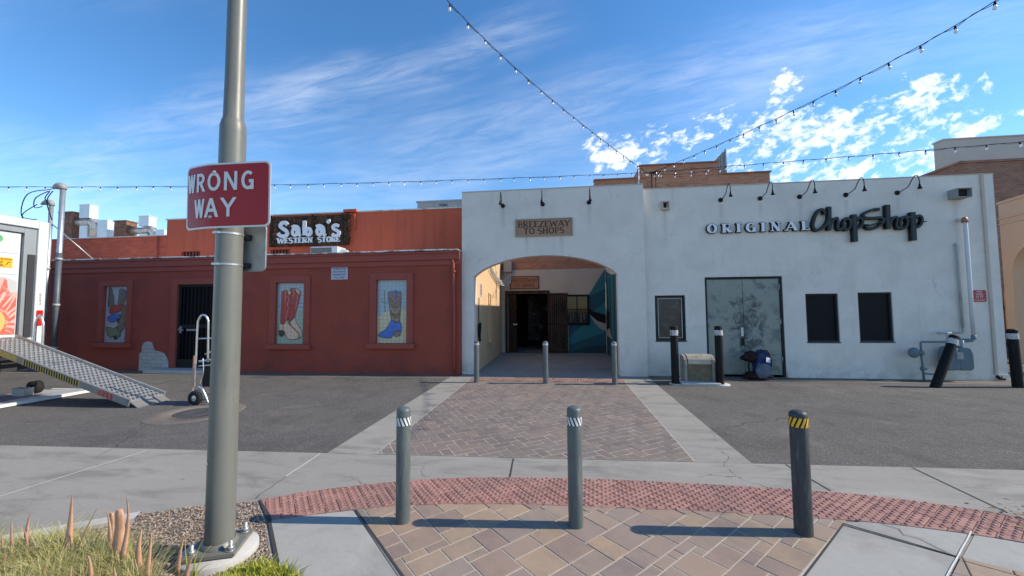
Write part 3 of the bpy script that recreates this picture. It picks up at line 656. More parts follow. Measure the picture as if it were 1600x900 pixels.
# foreground stones laid on the diagonal
reg = [(-1.64, 2.98), (-.2, 1.54), (1.2, 1.2), (.6, 1.80), (2.02, 3.17), (1.9, 3.35), (-1.4, 3.35)]
struct(sheet('foreground_bed', [(-1.67,2.99),(-.4,1.69),(.3,1.5),(.5,1.66),(2.05,3.21),(1.9,3.24),(-1.2,3.09)], .0100, 'sand'))
b = MB(); un = .080; N = 42; used = [[False]*N for _ in range(N)]; ca = math.cos(R(45)); rng = random.Random(5)
for i in range(N):
    for j in range(N):
        if used[i][j]: continue
        opts = [(3,2),(2,3),(2,2),(3,2),(2,1),(1,2),(3,3),(2,2),(1,1),(2,3),(3,2)]; rng.shuffle(opts); opts = opts[:6]; opts.sort(key=lambda o: -o[0]*o[1]*rng.uniform(.45, 1)); opts += [(2,1),(1,2),(1,1)]
        for a, c in opts:
            if i+a <= N and j+c <= N and not any(used[i+p][j+q_] for p in range(a) for q_ in range(c)): break
        for p in range(a):
            for q_ in range(c): used[i+p][j+q_] = True
        g_ = .0035; sq = [(i*un+g_, j*un+g_), ((i+a)*un-g_, j*un+g_), ((i+a)*un-g_, (j+c)*un-g_), (i*un+g_, (j+c)*un-g_)]
        q = [(.2+(p[0]-p[1])*ca, .98+(p[0]+p[1])*ca) for p in sq]
        q = clip_half(q, (-1.635, 2.975), (-.2, 1.54)); q = clip_half(q, (.5, 1.71), (2.03, 3.19)) if q else q
        if q:
            cx = sum(p[0] for p in q)/len(q); yi, ii = ycurve(INN, cx); q = clip_half(q, INN[ii+1], INN[ii])
        if q and min(p[1] for p in q) > .6: stone(b, q, .003, .0135, .0012, .004)
struct(b.build('foreground_pavers', 'stone_mix', fix=False))
def band_poly(a, c, C): 
    return [p for p in C if a < p[0] < c]
struct(sheet('ramp_slab', [(-2.215,2.765),(-1.05,1.55),(-.24,1.52),(-1.655,2.965)]+band_poly(-2.2,-1.66,INN)[::-1], .009, 'slab'))
struct(sheet('ramp_slab', [(2.02,3.185),(2.475,2.855),(2.83,3.16)]+band_poly(2.06,2.82,INN)[::-1], .0092, 'slab'))
struct(sheet('ramp_slab', [(2.495,2.855),(2.70,2.725),(3.5,2.28),(3.6,2.86)]+band_poly(2.88,3.5,INN)[::-1]+[(2.86,3.165)], .0094, 'slab'))
struct(sheet('ramp_slab', [(2.0,3.17),(2.465,2.845),(1.2,1.76),(.62,1.80)], .0096, 'slab'))
b = MB()
for q in herringbone(1.9, 3.6, 1.4, 2.9, .2, R(-33), .003):
    for e in (((2.48,2.845),(1.60,2.09)), ((3.5,2.27),(2.50,2.845))):
        q = clip_half(q, *e) if q else q
    if q: stone(b, q, .010, .016)
struct(b.build('side_pavers', 'stone_mix', fix=False))
def strip(name, pts, wd, m, z=.0115):
    b = MB(); P = [Vector((p[0], p[1], 0)) for p in pts]; o = []
    for i, p in enumerate(P):
        d = (P[min(i+1, len(P)-1)]-P[max(i-1, 0)]).normalized(); n_ = Vector((-d.y, d.x, 0))*wd/2; o += [(p+n_), (p-n_)]
    b.add([(v.x, v.y, z) for v in o], [(2*i+1, 2*i+3, 2*i+2, 2*i) for i in range(len(P)-1)]); ob = b.build(name, m, fix=False)
    if ob.data.polygons[0].normal.z < 0: ob.data.flip_normals()
    return struct(ob)
def wig(a, c, n=8, s_=.006):
    a, c = Vector((*a, 0)), Vector((*c, 0)); d = (c-a); nn = Vector((-d.y, d.x, 0)).normalized()
    return [(v.x, v.y) for v in (a+d*k/n+nn*random.uniform(-s_, s_) for k in range(n+1))]
strip('pavement_joint', wig((-5.2,-.5),(-4.75,3.96),12,.003), .012, 'joint_white', .008)
strip('pavement_joint', wig((-2.65,3.5),(-2.68,4.08),5,.003), .010, 'joint_white', .008)
strip('pavement_joint', wig((-2.6,3.06),(-2.65,3.5),6,.012), .006, 'joint_dark', .008)
strip('pavement_joint', wig((-.50,3.69),(-.52,4.17),4,.002), .014, 'joint_dark', .008)
strip('pavement_joint', wig((2.24,4.30),(2.30,3.74),4,.002), .012, 'joint_dark', .008)
strip('pavement_joint', wig((3.42,4.35),(3.39,3.50),4,.002), .012, 'joint_dark', .008)
strip('pavement_joint', wig((-2.03,yline(-2)+.01),(-2.05,8.6),20,.003), .016, 'joint_white', .0065)
strip('pavement_joint', wig((1.34,yline(1.3)+.01),(1.35,8.6),20,.003), .010, 'joint_dark', .0065)
strip('pavement_joint', wig((2.84,3.17),(1.7,2.19),9,.0015), .008, 'joint_white', .0185)
strip('pavement_joint', wig((2.03,3.20),(2.49,2.85),5,.002), .010, 'joint_dark', .0125)
strip('pavement_joint', wig((-1.645,2.975),(-.2,1.53),6,.002), .016, 'joint_dark', .0142)
strip('pavement_joint', wig((2.035,3.185),(.66,1.81),6,.002), .012, 'joint_dark', .0142)
strip('pavement_crack', wig((2.30,3.26),(2.46,2.87),7,.03), .005, 'joint_dark', .0125)
# planter: bare earth, curb, gravel
pl = [(-2.55,3.02),(-2.24,2.74),(-1.06,1.5),(-1.0,.2),(-6,.2),(-6,.9),(-5.2,1.5),(-4.6,1.95),(-4.05,2.27),(-3.5,2.62),(-3.05,2.86)]
struct(sheet('planter_soil', pl, .010, 'dirt'))
def gcurb(pts, wd, h):
    b = MB(); P = catmull([(*p, 0) for p in pts], 5); ring = []
    for i, p in enumerate(P):
        d = (P[min(i+1, len(P)-1)]-P[max(i-1, 0)]).normalized(); n_ = Vector((-d.y, d.x, 0)); ring.append([p, p+Vector((0,0,h-.015)), p+n_*.015+Vector((0,0,h)), p+n_*wd+Vector((0,0,h)), p+n_*wd])
    b.add([v for r_ in ring for v in r_], [(5*i+k, 5*i+k+1, 5*i+k+6, 5*i+k+5) for i in range(len(ring)-1) for k in range(4)]); return b.build('planter_curb', 'footing')
struct(gcurb([(-3.30,2.74),(-3.5,2.62),(-4.05,2.27),(-4.6,1.95),(-5.2,1.5),(-6,.9)], .13, .035))
strip('planter_edge', [(-2.535,3.045),(-2.215,2.755),(-1.62,2.13),(-1.05,1.52)], .022, 'joint_dark', .013)
def inpoly(x, y, P):
    c = False; j = len(P)-1
    for i in range(len(P)):
        if (P[i][1] > y) != (P[j][1] > y) and x < (P[j][0]-P[i][0])*(y-P[i][1])/(P[j][1]-P[i][1])+P[i][0]: c = not c
        j = i
    return c
b = MB(); rng = random.Random(3); cnt = 0
while cnt < 10000:
    x, y = rng.uniform(-4.2, -1.2), rng.uniform(1.6, 3.05)
    if not inpoly(x, y, pl) or math.hypot(x+2.25, y-2.34) < .20: continue
    cnt += 1; s_ = rng.uniform(.004, .0115); e = Matrix.Rotation(rng.uniform(0, 6.3), 3, 'Z') @ Matrix.Rotation(rng.uniform(-.6, .6), 3, 'X')
    base = [(1,0,0),(-1,.1,0),(0,1,.05),(.1,-.8,0),(.1,0,.75),(-.1,0,-.6)]
    b.add([e @ Vector((p[0]*s_*rng.uniform(.8,1.3), p[1]*s_*rng.uniform(.7,1.1), p[2]*s_))+Vector((x, y, .013+s_*.25)) for p in base], [(0,2,4),(2,1,4),(1,3,4),(3,0,4),(2,0,5),(1,2,5),(3,1,5),(0,3,5)])
o = b.build('gravel', 'pebbles', fix=False); o['kind'] = 'stuff'; tag(o, 'brown and grey gravel strewn around the foot of the lamp pole', 'gravel')
# litter of dry leaves at the right end of the tactile strip
b = MB(); rng = random.Random(9)
for i in range(230):
    x, y = 3.50+rng.gauss(0, .12), 3.22+rng.gauss(0, .17); s_ = rng.uniform(.012, .035); a = rng.uniform(0, 6.3); ca_, sa_ = math.cos(a), math.sin(a); z = .018+rng.uniform(0, .025)
    b.add([(x+ca_*s_, y+sa_*s_, z), (x-sa_*s_*.35, y+ca_*s_*.35, z+.01), (x-ca_*s_, y-sa_*s_, z+rng.uniform(-.004, .012)), (x+sa_*s_*.35, y-ca_*s_*.35, z+.004)], [(0,1,2,3)])
o = b.build('leaf_litter', 'dead_leaf', fix=False); o['kind'] = 'stuff'; tag(o, 'dry leaves and twigs blown onto the right end of the red tactile strip', 'leaves')
# manhole
mc = Vector((-5.72, 5.50, 0)); b = MB(); b.lathe([(.64, .003), (.63, .009), (.30, .010), (.30, .004)], mc, 48); struct(b.build('manhole_collar', 'apron'))
b = MB(); b.lathe([(.295, .004), (.295, .012), (.27, .013), (.265, .010), (.25, .010), (.245, .013), (.12, .013), (.115, .010), (0, .010)], mc, 48)
o = b.build('manhole_cover', 'manhole_iron', root=mc); tag(o, 'round dark iron manhole cover in its concrete collar near the hand truck', 'manhole cover')

# ================================================================== RED STORE
YR, YA, YW = 9.22, 9.38, 9.52
bld = thing('store_building', (-8, YR, 0), 'low dark red painted store with a brighter red upper wall behind its flat roof', 'building')
door_h = (-10.30, -9.10, .10, 2.33)
M3 = [(-12.62, -11.86, .76, 2.32), (-7.38, -6.58, .74, 2.33), (-4.61, -3.81, .77, 2.36)]
b = MB(); wall(b, -14.45, -2.44, 0, 3.0, YR, .25, [door_h]+M3); b.box((-14.45, YR+.25, 0), (-14.2, 13, 3.0))
b.build('front_wall', 'red_wall', bld)
b = MB(); b.box((-14.45, YR+.26, 2.86), (-2.44, 10.4, 2.98)); b.build('flat_roof', 'roof_white', bld)
b = MB(); b.box((-14.5, YR-.07, 2.83), (-2.44, YR-.002, 3.02)); b.box((-14.5, YR-.10, 2.99), (-2.44, YR-.0715, 3.04)); b.box((-14.5, YR-.035, 2.70), (-2.44, YR-.003, 2.828)); b.build('fascia', 'red_trim', bld, bevel=.008)
b = MB(); rng = random.Random(2); x = -14.52
while x < -2.46:
    x2 = min(x+rng.uniform(.8, 1.9), -2.46); zz = 3.045+rng.uniform(0, .012); b.box((x, YR-.12, zz), (x2-.002, YR+.30, zz+.03)); x = x2
b.build('roof_edge_flashing', 'flashing', bld, bevel=.006)
b = MB(); wall(b, -12.09, -2.46, 2.9, 4.44, 10.4, .25, [(-8.55,-7.93,3.28,3.42),(-11.55,-10.9,3.28,3.44)]); b.box((-12.09, 10.65, 2.9), (-11.9, 18, 4.44)); b.box((-2.72,10.65,2.9),(-2.46,14.0,4.44)); b.build('upper_wall', 'red_upper', bld)
b = MB(); b.box((-12.12, 10.37, 4.44), (-2.46, 10.68, 4.475)); b.box((-11.9,10.68,4.2),(-2.72,18,4.3)); b.build('upper_coping', 'roof_white', bld)
b = MB(); b.box((-22, 10.40, 0), (-12.095, 10.62, 3.95)); b.build('upper_brick_wall', 'red_brick_painted', bld)
b = MB(); b.box((-22, 10.37, 3.952), (-12.10, 10.66, 3.975)); b.box((-30, 10.67, 3.80), (-12.1, 20, 3.90)); b.build('upper_brick_coping', 'roof_white', bld)
for (a, c, e, g) in [(-8.55,-7.93,3.28,3.42),(-11.55,-10.9,3.28,3.44)]:
    b = MB(); b.box((a, 10.46, e), (c, 10.5, g)); v = b.build('roof_vent', 'wood_dark', bld)
    b = MB(); 
    for k in range(6): b.box((a+.02+k*(c-a)/6, 10.43, e+.01), (a+.05+k*(c-a)/6, 10.455, g-.01))
    b.build('louvre', 'red_trim', v)
b = MB(); b.tube([(-2.62,YR-.06,2.82),(-2.60,YR-.06,2.75),(-2.58,YR-.055,1.5),(-2.58,YR-.055,.06)], .035, 10)
for z in (2.5, 1.6, .7): b.cyl((-2.58,YR-.055,z), (-2.58,YR-.055,z+.05), .045, n=12)
b.build('downpipe', 'red_trim', bld)
b = MB(); b.tube([(-12.35,10.36,3.93),(-12.35,10.36,3.1)], .018, 6); b.build('conduit', 'red_trim', bld); b = MB(); b.tube([(-5.87,10.36,4.40),(-5.87,10.36,3.9)], .018, 6); b.box((-6.2,10.3,4.44),(-5.8,10.42,4.52)); b.build('conduit', 'red_upper', bld)
b = MB(); b.tube([(-10.35,10.36,4.44),(-10.35,10.36,3.1)], .018, 6); b.build('conduit', 'red_trim', bld)
# niches that hold the tiles: frame + sill
for i, (a, c, e, g) in enumerate(M3):
    b = MB(); w_ = .155; y = YR-.035
    if i: w_ = .17
    b.box((a-w_, y, e), (a, YR-.001, g+w_)); b.box((c, y, e), (c+w_, YR-.001, g+w_)); b.box((a, y, g), (c, YR-.001, g+w_)); fr = b.build('niche_frame', 'red_trim', bld, bevel=.006)
    b = MB(); b.box((a-w_-.05, YR-.10, e-.13), (c+w_+.05, YR-.001, e-.001)); b.build('niche_sill', 'red_trim', bld, bevel=.012)
b = MB(); a, c, e, g = door_h; b.box((a-.17, YR-.03, e), (a, YR-.001, g+.16)); b.box((c, YR-.03, e), (c+.17, YR-.001, g+.16)); b.box((a, YR-.03, g), (c, YR-.001, g+.16)); b.build('door_surround', 'red_trim', bld, bevel=.006)
b = MB(); b.box((a+.0, YR+.12, e), (c, YR+.16, g)); dr = b.build('door', 'board_black', bld)
b = MB(); b.box((a, YR+.03, e), (a+.06, YR+.07, g)); b.box((c-.06, YR+.03, e), (c, YR+.07, g)); b.box((a+.06, YR+.03, g-.06), (c-.06, YR+.07, g)); b.box((a+.06, YR+.03, e), (c-.06, YR+.07, e+.22)); b.box((a+.06, YR+.03, 1.15), (c-.06, YR+.07, 1.25)); b.build('security_gate_frame', 'gate_black', bld)
b = MB(); 
for k in range(9): b.box((a+.14+k*.115, YR+.04, e+.22), (a+.155+k*.115, YR+.055, g-.06))
b.build('gate_bars', 'gate_black', bld)
b = MB(); b.cyl((a+.10, YR+.03, 1.12), (a+.10, YR-.03, 1.12), .022, n=10); b.tube([(a+.10,YR-.03,1.12),(a+.16,YR-.035,1.11),(a+.24,YR-.03,1.10)], .011, 8); b.box((a+.28, YR+.02, 1.08), (a+.62, YR+.03, 1.13)); b.box((a+.07,YR+.02,1.02),(a+.13,YR+.03,1.2)); b.build('handle', 'galv', bld)
b = MB(); b.box((-10.78, YR-.42, 0), (-9.0, YR-.002, .095)); b.build('step', 'concrete_pad', bld, bevel=.015)
b = MB(); out = [(-11.40,.0),(-11.40,.48),(-11.33,.50),(-11.33,.66),(-11.27,.76),(-11.15,.80),(-11.03,.77),(-10.98,.66),(-10.93,.55),(-10.78,.53),(-10.64,.48),(-10.56,.38),(-10.50,.26),(-10.47,.12),(-10.47,0)]
b.prism(out, lambda u, v: (u, YR-.012, v), (0, .010, 0)); b.build('bare_patch', 'grey_brick', bld)

# tile murals
def mural(n_, w_box, nx, ny, zw, zh, bg, shapes, label, panel):
    a, c, e, g = w_box; X0, X1, Y0, Y1 = panel
    b = MB(); y0 = YR+.055
    def f3(yo):
        return lambda px, py: (a+(px-X0)/(X1-X0)*(c-a), y0-yo, g-(py-Y0)/(Y1-Y0)*(g-e))
    mats = []; k = 0
    def mi(nm):
        if nm not in mats: mats.append(nm)
        return mats.index(nm)
    b.box((a+.001, y0, e+.001), (c-.001, y0+.03, g-.001), mi(bg))
    for nm, pts, *rest in shapes:
        k += 1; pts = [(min(max(p[0], X0+1), X1-1), min(max(p[1], Y0+1), Y1-1)) for p in pts]
        if nm[0] == '~': ribbon(b, pts, (rest[0] if rest else 3), f3(.0012*k), (0, .001, 0), 0, mi(nm[1:]), None, .00001)
        else: b.prism(pts, f3(.0012*k), (0, .001, 0), mi(nm))
    o = b.build('tile_mural', mats, root=((a+c)/2, YR, e)); tag(o, label, 'tile mural', 'tile murals on the red store')
def outl(pts, nm='~tile_dark', wd=4): return (nm, list(pts)+[pts[0]], wd)
s1 = [(215,125),(250,150),(285,250),(290,330),(240,370),(205,340),(210,200)]; s2_ = [(350,155),(375,150),(440,170),(440,260),(410,330),(335,320),(345,220)]
rd = [(232,385),(250,360),(290,325),(350,330),(410,325),(405,370),(380,400),(310,425),(260,430),(238,420)]; bu = [(210,480),(235,450),(270,435),(370,430),(378,470),(372,500),(340,520),(325,500),(300,522),(260,525),(225,505)]
gs = [(410,335),(440,332),(470,345),(475,400),(462,480),(430,590),(400,625),(360,620),(350,600),(370,500),(400,400)]; gb = [(200,580),(225,572),(300,590),(330,580),(352,560),(350,605),(395,628),(385,690),(350,675),(300,690),(260,690),(225,660)]
mural(0, M3[0], 0,0,0,0, 'tile_grey', [('tile_mix', s1), outl(s1), ('tile_mix', s2_), outl(s2_), ('~tile_blue', [(400,160),(398,240)], 12), ('tile_red', rd), outl(rd), ('tile_blue', bu), outl(bu), ('tile_dark', [(330,480),(372,480),(368,535),(345,530)]), ('tile_mix', gs), outl(gs), ('tile_olive', gb), outl(gb), ('tile_dark', [(305,665),(365,690),(335,720),(315,705)])], 'tile picture of three tumbling boots in red, blue and green on the red wall', (180,490,122,745))
a1 = [(218,225),(240,210),(265,207),(325,235),(320,330),(310,430),(300,500),(265,555),(240,555),(210,540),(212,400)]; a2 = [(305,200),(330,190),(350,190),(400,200),(430,235),(425,270),(400,370),(370,480),(350,505),(320,530),(300,500),(318,330),(325,235)]
fo = [(245,560),(270,540),(290,505),(300,545),(330,575),(380,610),(425,655),(425,690),(380,708),(335,706),(300,700),(280,670),(268,635),(243,610)]; f2_ = [(375,480),(385,530),(400,560),(440,605),(460,650),(455,680),(425,700),(420,655),(375,605),(330,570),(310,520),(350,505)]
mural(1, M3[1], 0,0,0,0, 'tile_sky', [('tile_green', [(168,440),(488,420),(488,752),(168,752)]), ('~tile_dark', [(170,345),(215,350)], 3), ('~tile_dark', [(400,340),(488,350)], 3), ('~tile_dark', [(405,385),(488,375)], 3), ('~tile_dark', [(172,372),(212,376)], 3), ('tile_cream', f2_), outl(f2_), ('tile_crimson', a2), outl(a2), ('tile_crimson', a1), outl(a1), ('~tile_red', [(222,300),(240,330),(232,370),(252,410),(230,450),(250,500)], 5), ('~tile_cream', [(285,270),(300,310),(284,350),(300,395),(282,440),(270,500)], 3), ('~tile_red', [(345,300),(360,330),(345,370),(358,410),(336,450)], 5), ('~tile_cream', [(395,270),(400,310),(388,350),(380,400)], 3), ('tile_cream', [(285,210),(325,235),(308,256),(295,245)]), ('tile_cream', [(365,200),(405,205),(430,242),(412,252),(390,225)]), ('tile_orange', [(258,210),(275,210),(270,330),(258,325)]), ('tile_orange', [(352,195),(367,195),(365,290),(355,290)]),
   ('tile_cream', [(200,548),(245,558),(240,615),(195,615)]), outl([(200,548),(245,558),(240,615),(195,615)]), ('tile_cream', fo), outl(fo), ('~tile_orange', [(300,520),(330,570),(380,610),(425,655),(430,690)], 7), ('tile_dark', [(195,615),(262,622),(255,660),(235,680),(215,680),(197,655)])], 'tile picture of a pair of crimson boots with cream feet under pale sky', (168,488,135,752))
c1 = [(285,237),(330,228),(420,230),(426,280),(420,400),(410,540),(370,555),(325,530),(310,450),(297,350)]; c2_ = [(322,515),(345,525),(370,550),(412,530),(430,580),(428,630),(400,625),(360,638),(345,670),(320,698),(270,700),(225,694),(183,672),(215,642),(260,620),(295,575)]
mural(2, M3[2], 0,0,0,0, 'tile_sky', [('tile_sand', [(172,485),(240,445),(320,425),(492,410),(492,750),(172,750)]), ('~tile_cactus', [(248,215),(252,438)], 12), ('~tile_cactus', [(218,290),(222,335),(250,345)], 8), ('~tile_cactus', [(285,300),(280,340),(255,350)], 8), ('tile_brown', c1), outl(c1, wd=5), ('~tile_dark', [(305,300),(335,330),(362,360),(390,335),(420,305)], 5), ('~tile_dark', [(308,345),(336,375),(362,400),(390,378),(418,350)], 5), ('~tile_cream', [(312,400),(340,425),(362,445),(388,425),(414,398)], 4), ('~tile_dark', [(318,450),(345,470),(366,490),(390,470),(410,448)], 5), ('~tile_cream', [(325,505),(350,515),(375,520),(405,505)], 4), ('~tile_blue', [(290,245),(330,232),(420,232)], 9), ('~tile_blue', [(365,212),(367,240),(364,320)], 15), ('tile_blue', c2_), outl(c2_, wd=5), ('tile_brown', [(360,638),(426,626),(415,675),(375,688),(350,665)]), outl([(360,638),(426,626),(415,675),(375,688),(350,665)])], 'tile picture of a single brown boot with a blue foot beside a cactus', (172,492,112,750))

# plaques and signs of the store
def plate(b, x0, x1, z0, z1, y, th, mi=0): b.box((x0, y-th, z0), (x1, y, z1), mi)
s = thing('wall_notice', (-5.62, YR, 2.38), 'small white notice with five lines of dark print on the red wall', 'notice')
b = MB(); plate(b, -5.84, -5.39, 2.39, 2.79, YR-.003, .012); b.build('plate', 'notice_white', s)
b = MB()
for k, tx in enumerate(('NO TRESPASSING', 'NO BIKE ACCESS', 'VIOLATORS WILL', 'BE PROSECUTED', 'A.R.S. 13-1502')): font_text(b, tx, .036, lambda u, v, k=k: (-5.615+u, YR-.0175, 2.72-k*.074+v), None, bold=.0012, sx=.92)
b.build('lettering', 'notice_blue', s)
st = thing('shop_sign', (-7.3, 10.36, 3.5), 'rough dark wooden shop sign with bold white letters above the red roof', 'shop sign')
p0, p1 = F(424,340,10.33), F(546,382,10.33); b = MB(); rng = random.Random(4)
for k in range(11):
    z = p1.z+(p0.z-p1.z)*k/11; b.box((-8.50+rng.uniform(-.03, .03), 10.30+rng.uniform(-.012, .0), z), (-6.02+rng.uniform(-.03, .03), 10.36, z+(p0.z-p1.z)/11-.004))
b.build('board', 'wood_sign', st)
b = MB()
for x in (-8.46, -7.13, -6.20, -6.05): b = MB(); b.box((x-.035, 10.272, p1.z-.02), (x+.035, 10.287, p0.z+.03)); b.build('batten', 'wood_dark', st)
b = MB(); Zp = lambda px, py: F(400+px/3.75, 320+py/3.75, 10.24)
def zs(pts, wd, k, n=5): ribbon(b, [tuple(p)[:2] for p in catmull([(x, y, 0) for x, y in pts], n)], wd, lambda u, v: Zp(u, v), (0, .03, 0), .0008*k, 0, None, .00004)
zs([(182,118),(170,104),(150,108),(142,125),(158,140),(178,155),(180,175),(160,184),(140,180),(128,166)], 21, 1)
def bowl(cx, cy, rx, ry, wd, k): zs([(cx+rx*math.cos(R(a)), cy+ry*math.sin(R(a))) for a in range(0, 361, 30)], wd, k)
bowl(226, 160, 13, 19, 17, 2); zs([(209,132),(228,125),(246,134),(250,155),(250,172),(260,182)], 19, 3)
zs([(284,95),(283,130),(284,178)], 22, 4); zs([(274,98),(292,97)], 10, 5); bowl(306, 158, 14, 19, 19, 6)
bowl(370, 157, 13, 18, 17, 7); zs([(352,128),(372,122),(390,130),(396,152),(396,170),(407,180)], 19, 8)
zs([(424,86),(426,96),(416,106)], 17, 9)
zs([(484,124),(468,118),(453,126),(455,140),(472,150),(486,162),(478,178),(460,180),(446,170)], 19, 10)
b.build('lettering', 'letter_white', st)
b = MB(); q0, q1 = F(433,381,10.26), F(531,379,10.26); hh = .155
for nm, xa, xb in (('WESTERN', F(433,381,10.26).x, F(488,379,10.26).x), ('STORE', F(496,379,10.26).x, F(531,379,10.26).x)):
    wn_ = glyph_text(None, nm, hh, None, None, .30, .13, .09, .08); kx = (xb-xa)/wn_
    glyph_text(b, nm, hh, lambda u, v: (xa+u*kx, 10.265, 3.575+v), (0, .018, 0), .30, .15, .07, .08)
b.build('small_lettering', 'letter_white', st)

# things on the low roof
def ribs(b, x0, x1, z0, z1, y, n, th=.01):
    for k in range(n): z = z0+(z1-z0)*(k+.2)/n; b.box((x0, y-th, z), (x1, y, z+(z1-z0)/n*.5))
ac = thing('air_conditioner', (-6.6, 9.9, 3.0), 'small boxy air conditioner on the low roof under the wooden shop sign', 'air conditioner')
b = MB(); b.box((-6.85, 9.80, 3.02), (-6.05, 10.22, 3.36)); b.build('case', 'galv_white', ac, bevel=.01)
b = MB(); b.box((-6.83, 9.792, 3.05), (-6.22, 9.797, 3.33)); g_ = b.build('grille', 'vent_dark', ac)
b = MB(); ribs(b, -6.83, -6.22, 3.05, 3.33, 9.790, 9); b.build('slat', 'vent_grey', g_)
b = MB(); b.tube([(-6.05,10.0,3.22),(-5.9,10.0,3.20),(-5.82,10.0,3.1),(-5.8,10.0,2.98)], .085, 12); b.build('duct', 'galv_white', ac)
pf = thing('roof_pipe', (-5.75, 9.9, 3.0), 'stubby orange red pipe cover beside the roof air conditioner', 'pipe'); b = MB(); b.cyl((-5.72,9.9,2.98),(-5.55,9.85,3.18),.10,.05); b.build('cover', 'red_upper', pf)
hv = thing('rooftop_unit', (-4.2, 13, 4.3), 'long grey rooftop air unit above the right end of the red wall', 'air conditioner')
b = MB(); b.box((-5.01, 13, 4.3), (-3.0, 14.4, 5.41)); b.build('case', 'vent_grey', hv)
b = MB(); b.box((-5.05, 12.97, 5.41), (-2.96, 14.45, 5.46)); 
for x in (-4.4, -3.95, -3.5): b.box((x, 12.985, 4.4), (x+.02, 12.999, 5.4))
b.build('top', 'truck_frame', hv); b = MB(); font_text(b, 'YORK', .085, lambda u, v: (-4.05+u, 12.985, 5.24+v), None, bold=.004); b.build('lettering', 'notice_blue', hv)
def exhaust(pxs, label, k):
    x0, x1, x2, x3, x4, zt, zb, zc, zd = pxs; Y = 13.0; t_ = thing('exhaust_fan', (x0, Y, 3.9), label, 'exhaust fan', 'exhaust fans on the far left roof')
    b = MB(); b.box((x0, Y, 3.9), (x1, Y+.4, zt)); b.box((x0-.03, Y-.03, zt), (x1+.03, Y+.43, zt+.04)); b.build('stack', 'rust', t_)
    b = MB(); b.box((x2, Y+.05, zb), (x3, Y+.35, zc)); b.box((x2-.02, Y+.03, zc), (x3+.02, Y+.37, zc+.02)); b.build('discharge', 'galv_white', t_)
    zm = zb-.16*1; b = MB(); b.cyl((x1, Y+.2, zm), (x3-.05, Y+.2, zm), .17*k, n=20); b.tube([(x3-.1,Y+.2,zm),(x3+.05*k,Y+.2,zm-.02),(x3+.14*k,Y+.2,zm-.15),(x3+.14*k,Y+.2,zm-.6)], .18*k, 18); b.build('duct', 'duct', t_)
    b = MB(); b.box((x2+.05,Y+.05,3.9),(x3-.06,Y+.35,zm-.15)); b.box((x3+.33*k, Y+.1, 3.9), (x4, Y+.4, zd)); b.build('housing', 'galv_white', t_)
exhaust((-20.1, -19.45, -19.23, -18.75, -17.95, 5.63, 5.40, 5.93, 5.30), 'larger rooftop exhaust fan with rusty box stack, left above the red brick wall', 1.0)
exhaust((-17.5, -16.95, -16.45, -16.0, -15.35, 5.18, 4.98, 5.36, 4.82), 'smaller rooftop exhaust fan with rusty box stack, nearer the red upper wall', .8)
# conduit masts
def mast(x, y, ztop, r, label, h2, zc=0.0):
    m_ = thing('service_mast', (x, y, 0), label, 'service mast', 'electrical service masts at the left end of the store')
    b = MB(); b.cyl((x, y, zc), (x, y, ztop), r, n=16)
    b.build('pipe', 'galv', m_)
    for z in (ztop*.6, ztop*.35, ztop*.12): b = MB(); b.cyl((x, y, z), (x, y, z+.07), r*1.25, n=16); b.build('coupling', 'pipe_grey', m_)
    if ztop > 5: b = MB(); b.cyl((x, y, 0), (x, y, 3.25), r*1.04, n=16); b.build('lower_sleeve', 'pipe_dark', m_)  # lower length of the tall pipe drawn in a darker grey
    b = MB(); c = Vector((x-.10, y, ztop+.02)); pts = bez((x+.02, y, ztop-.04), (x, y, ztop+.14), (x-.34, y, ztop+.02), 6)
    b.tube(pts, [r*1.15, r*1.5, r*1.75, r*1.8, r*1.6, r*1.2, r*.5], 14); b.build('weather_cap', 'vent_grey', m_); return m_
mast(-13.72, 8.92, 5.06, .058, 'taller galvanised conduit mast with weather cap in front of the red wall', 0)
m2 = mast(-14.28, 9.05, 4.66, .048, 'shorter conduit mast with looping cables between truck and tall mast', 0)
b = MB()
for pts in ([(-14.1,8.92,5.05),(-14.7,8.8,4.9),(-14.85,8.8,4.3),(-14.5,8.9,4.2)], [(-14.2,8.92,5.0),(-14.5,8.85,4.8),(-14.6,8.9,4.55),(-14.5,9.0,4.6)], [(-14.6,8.95,4.65),(-15.0,8.9,4.35),(-14.7,8.9,4.0),(-14.3,8.98,4.1)], [(-14.05,8.92,5.0),(-14.2,8.9,4.7),(-14.15,9.0,4.2)], [(-14.15,8.92,5.0),(-14.3,8.92,4.8),(-14.2,8.95,4.66)]):
    b.tube(catmull(pts, 5), .012, 5)
b.build('cable', 'cable_black', m2)
b = MB(); b.tube([(-14.22,9.05,4.1),(-13.5,9.6,3.1)], .015, 6); b.build('brace', 'galv', m2)

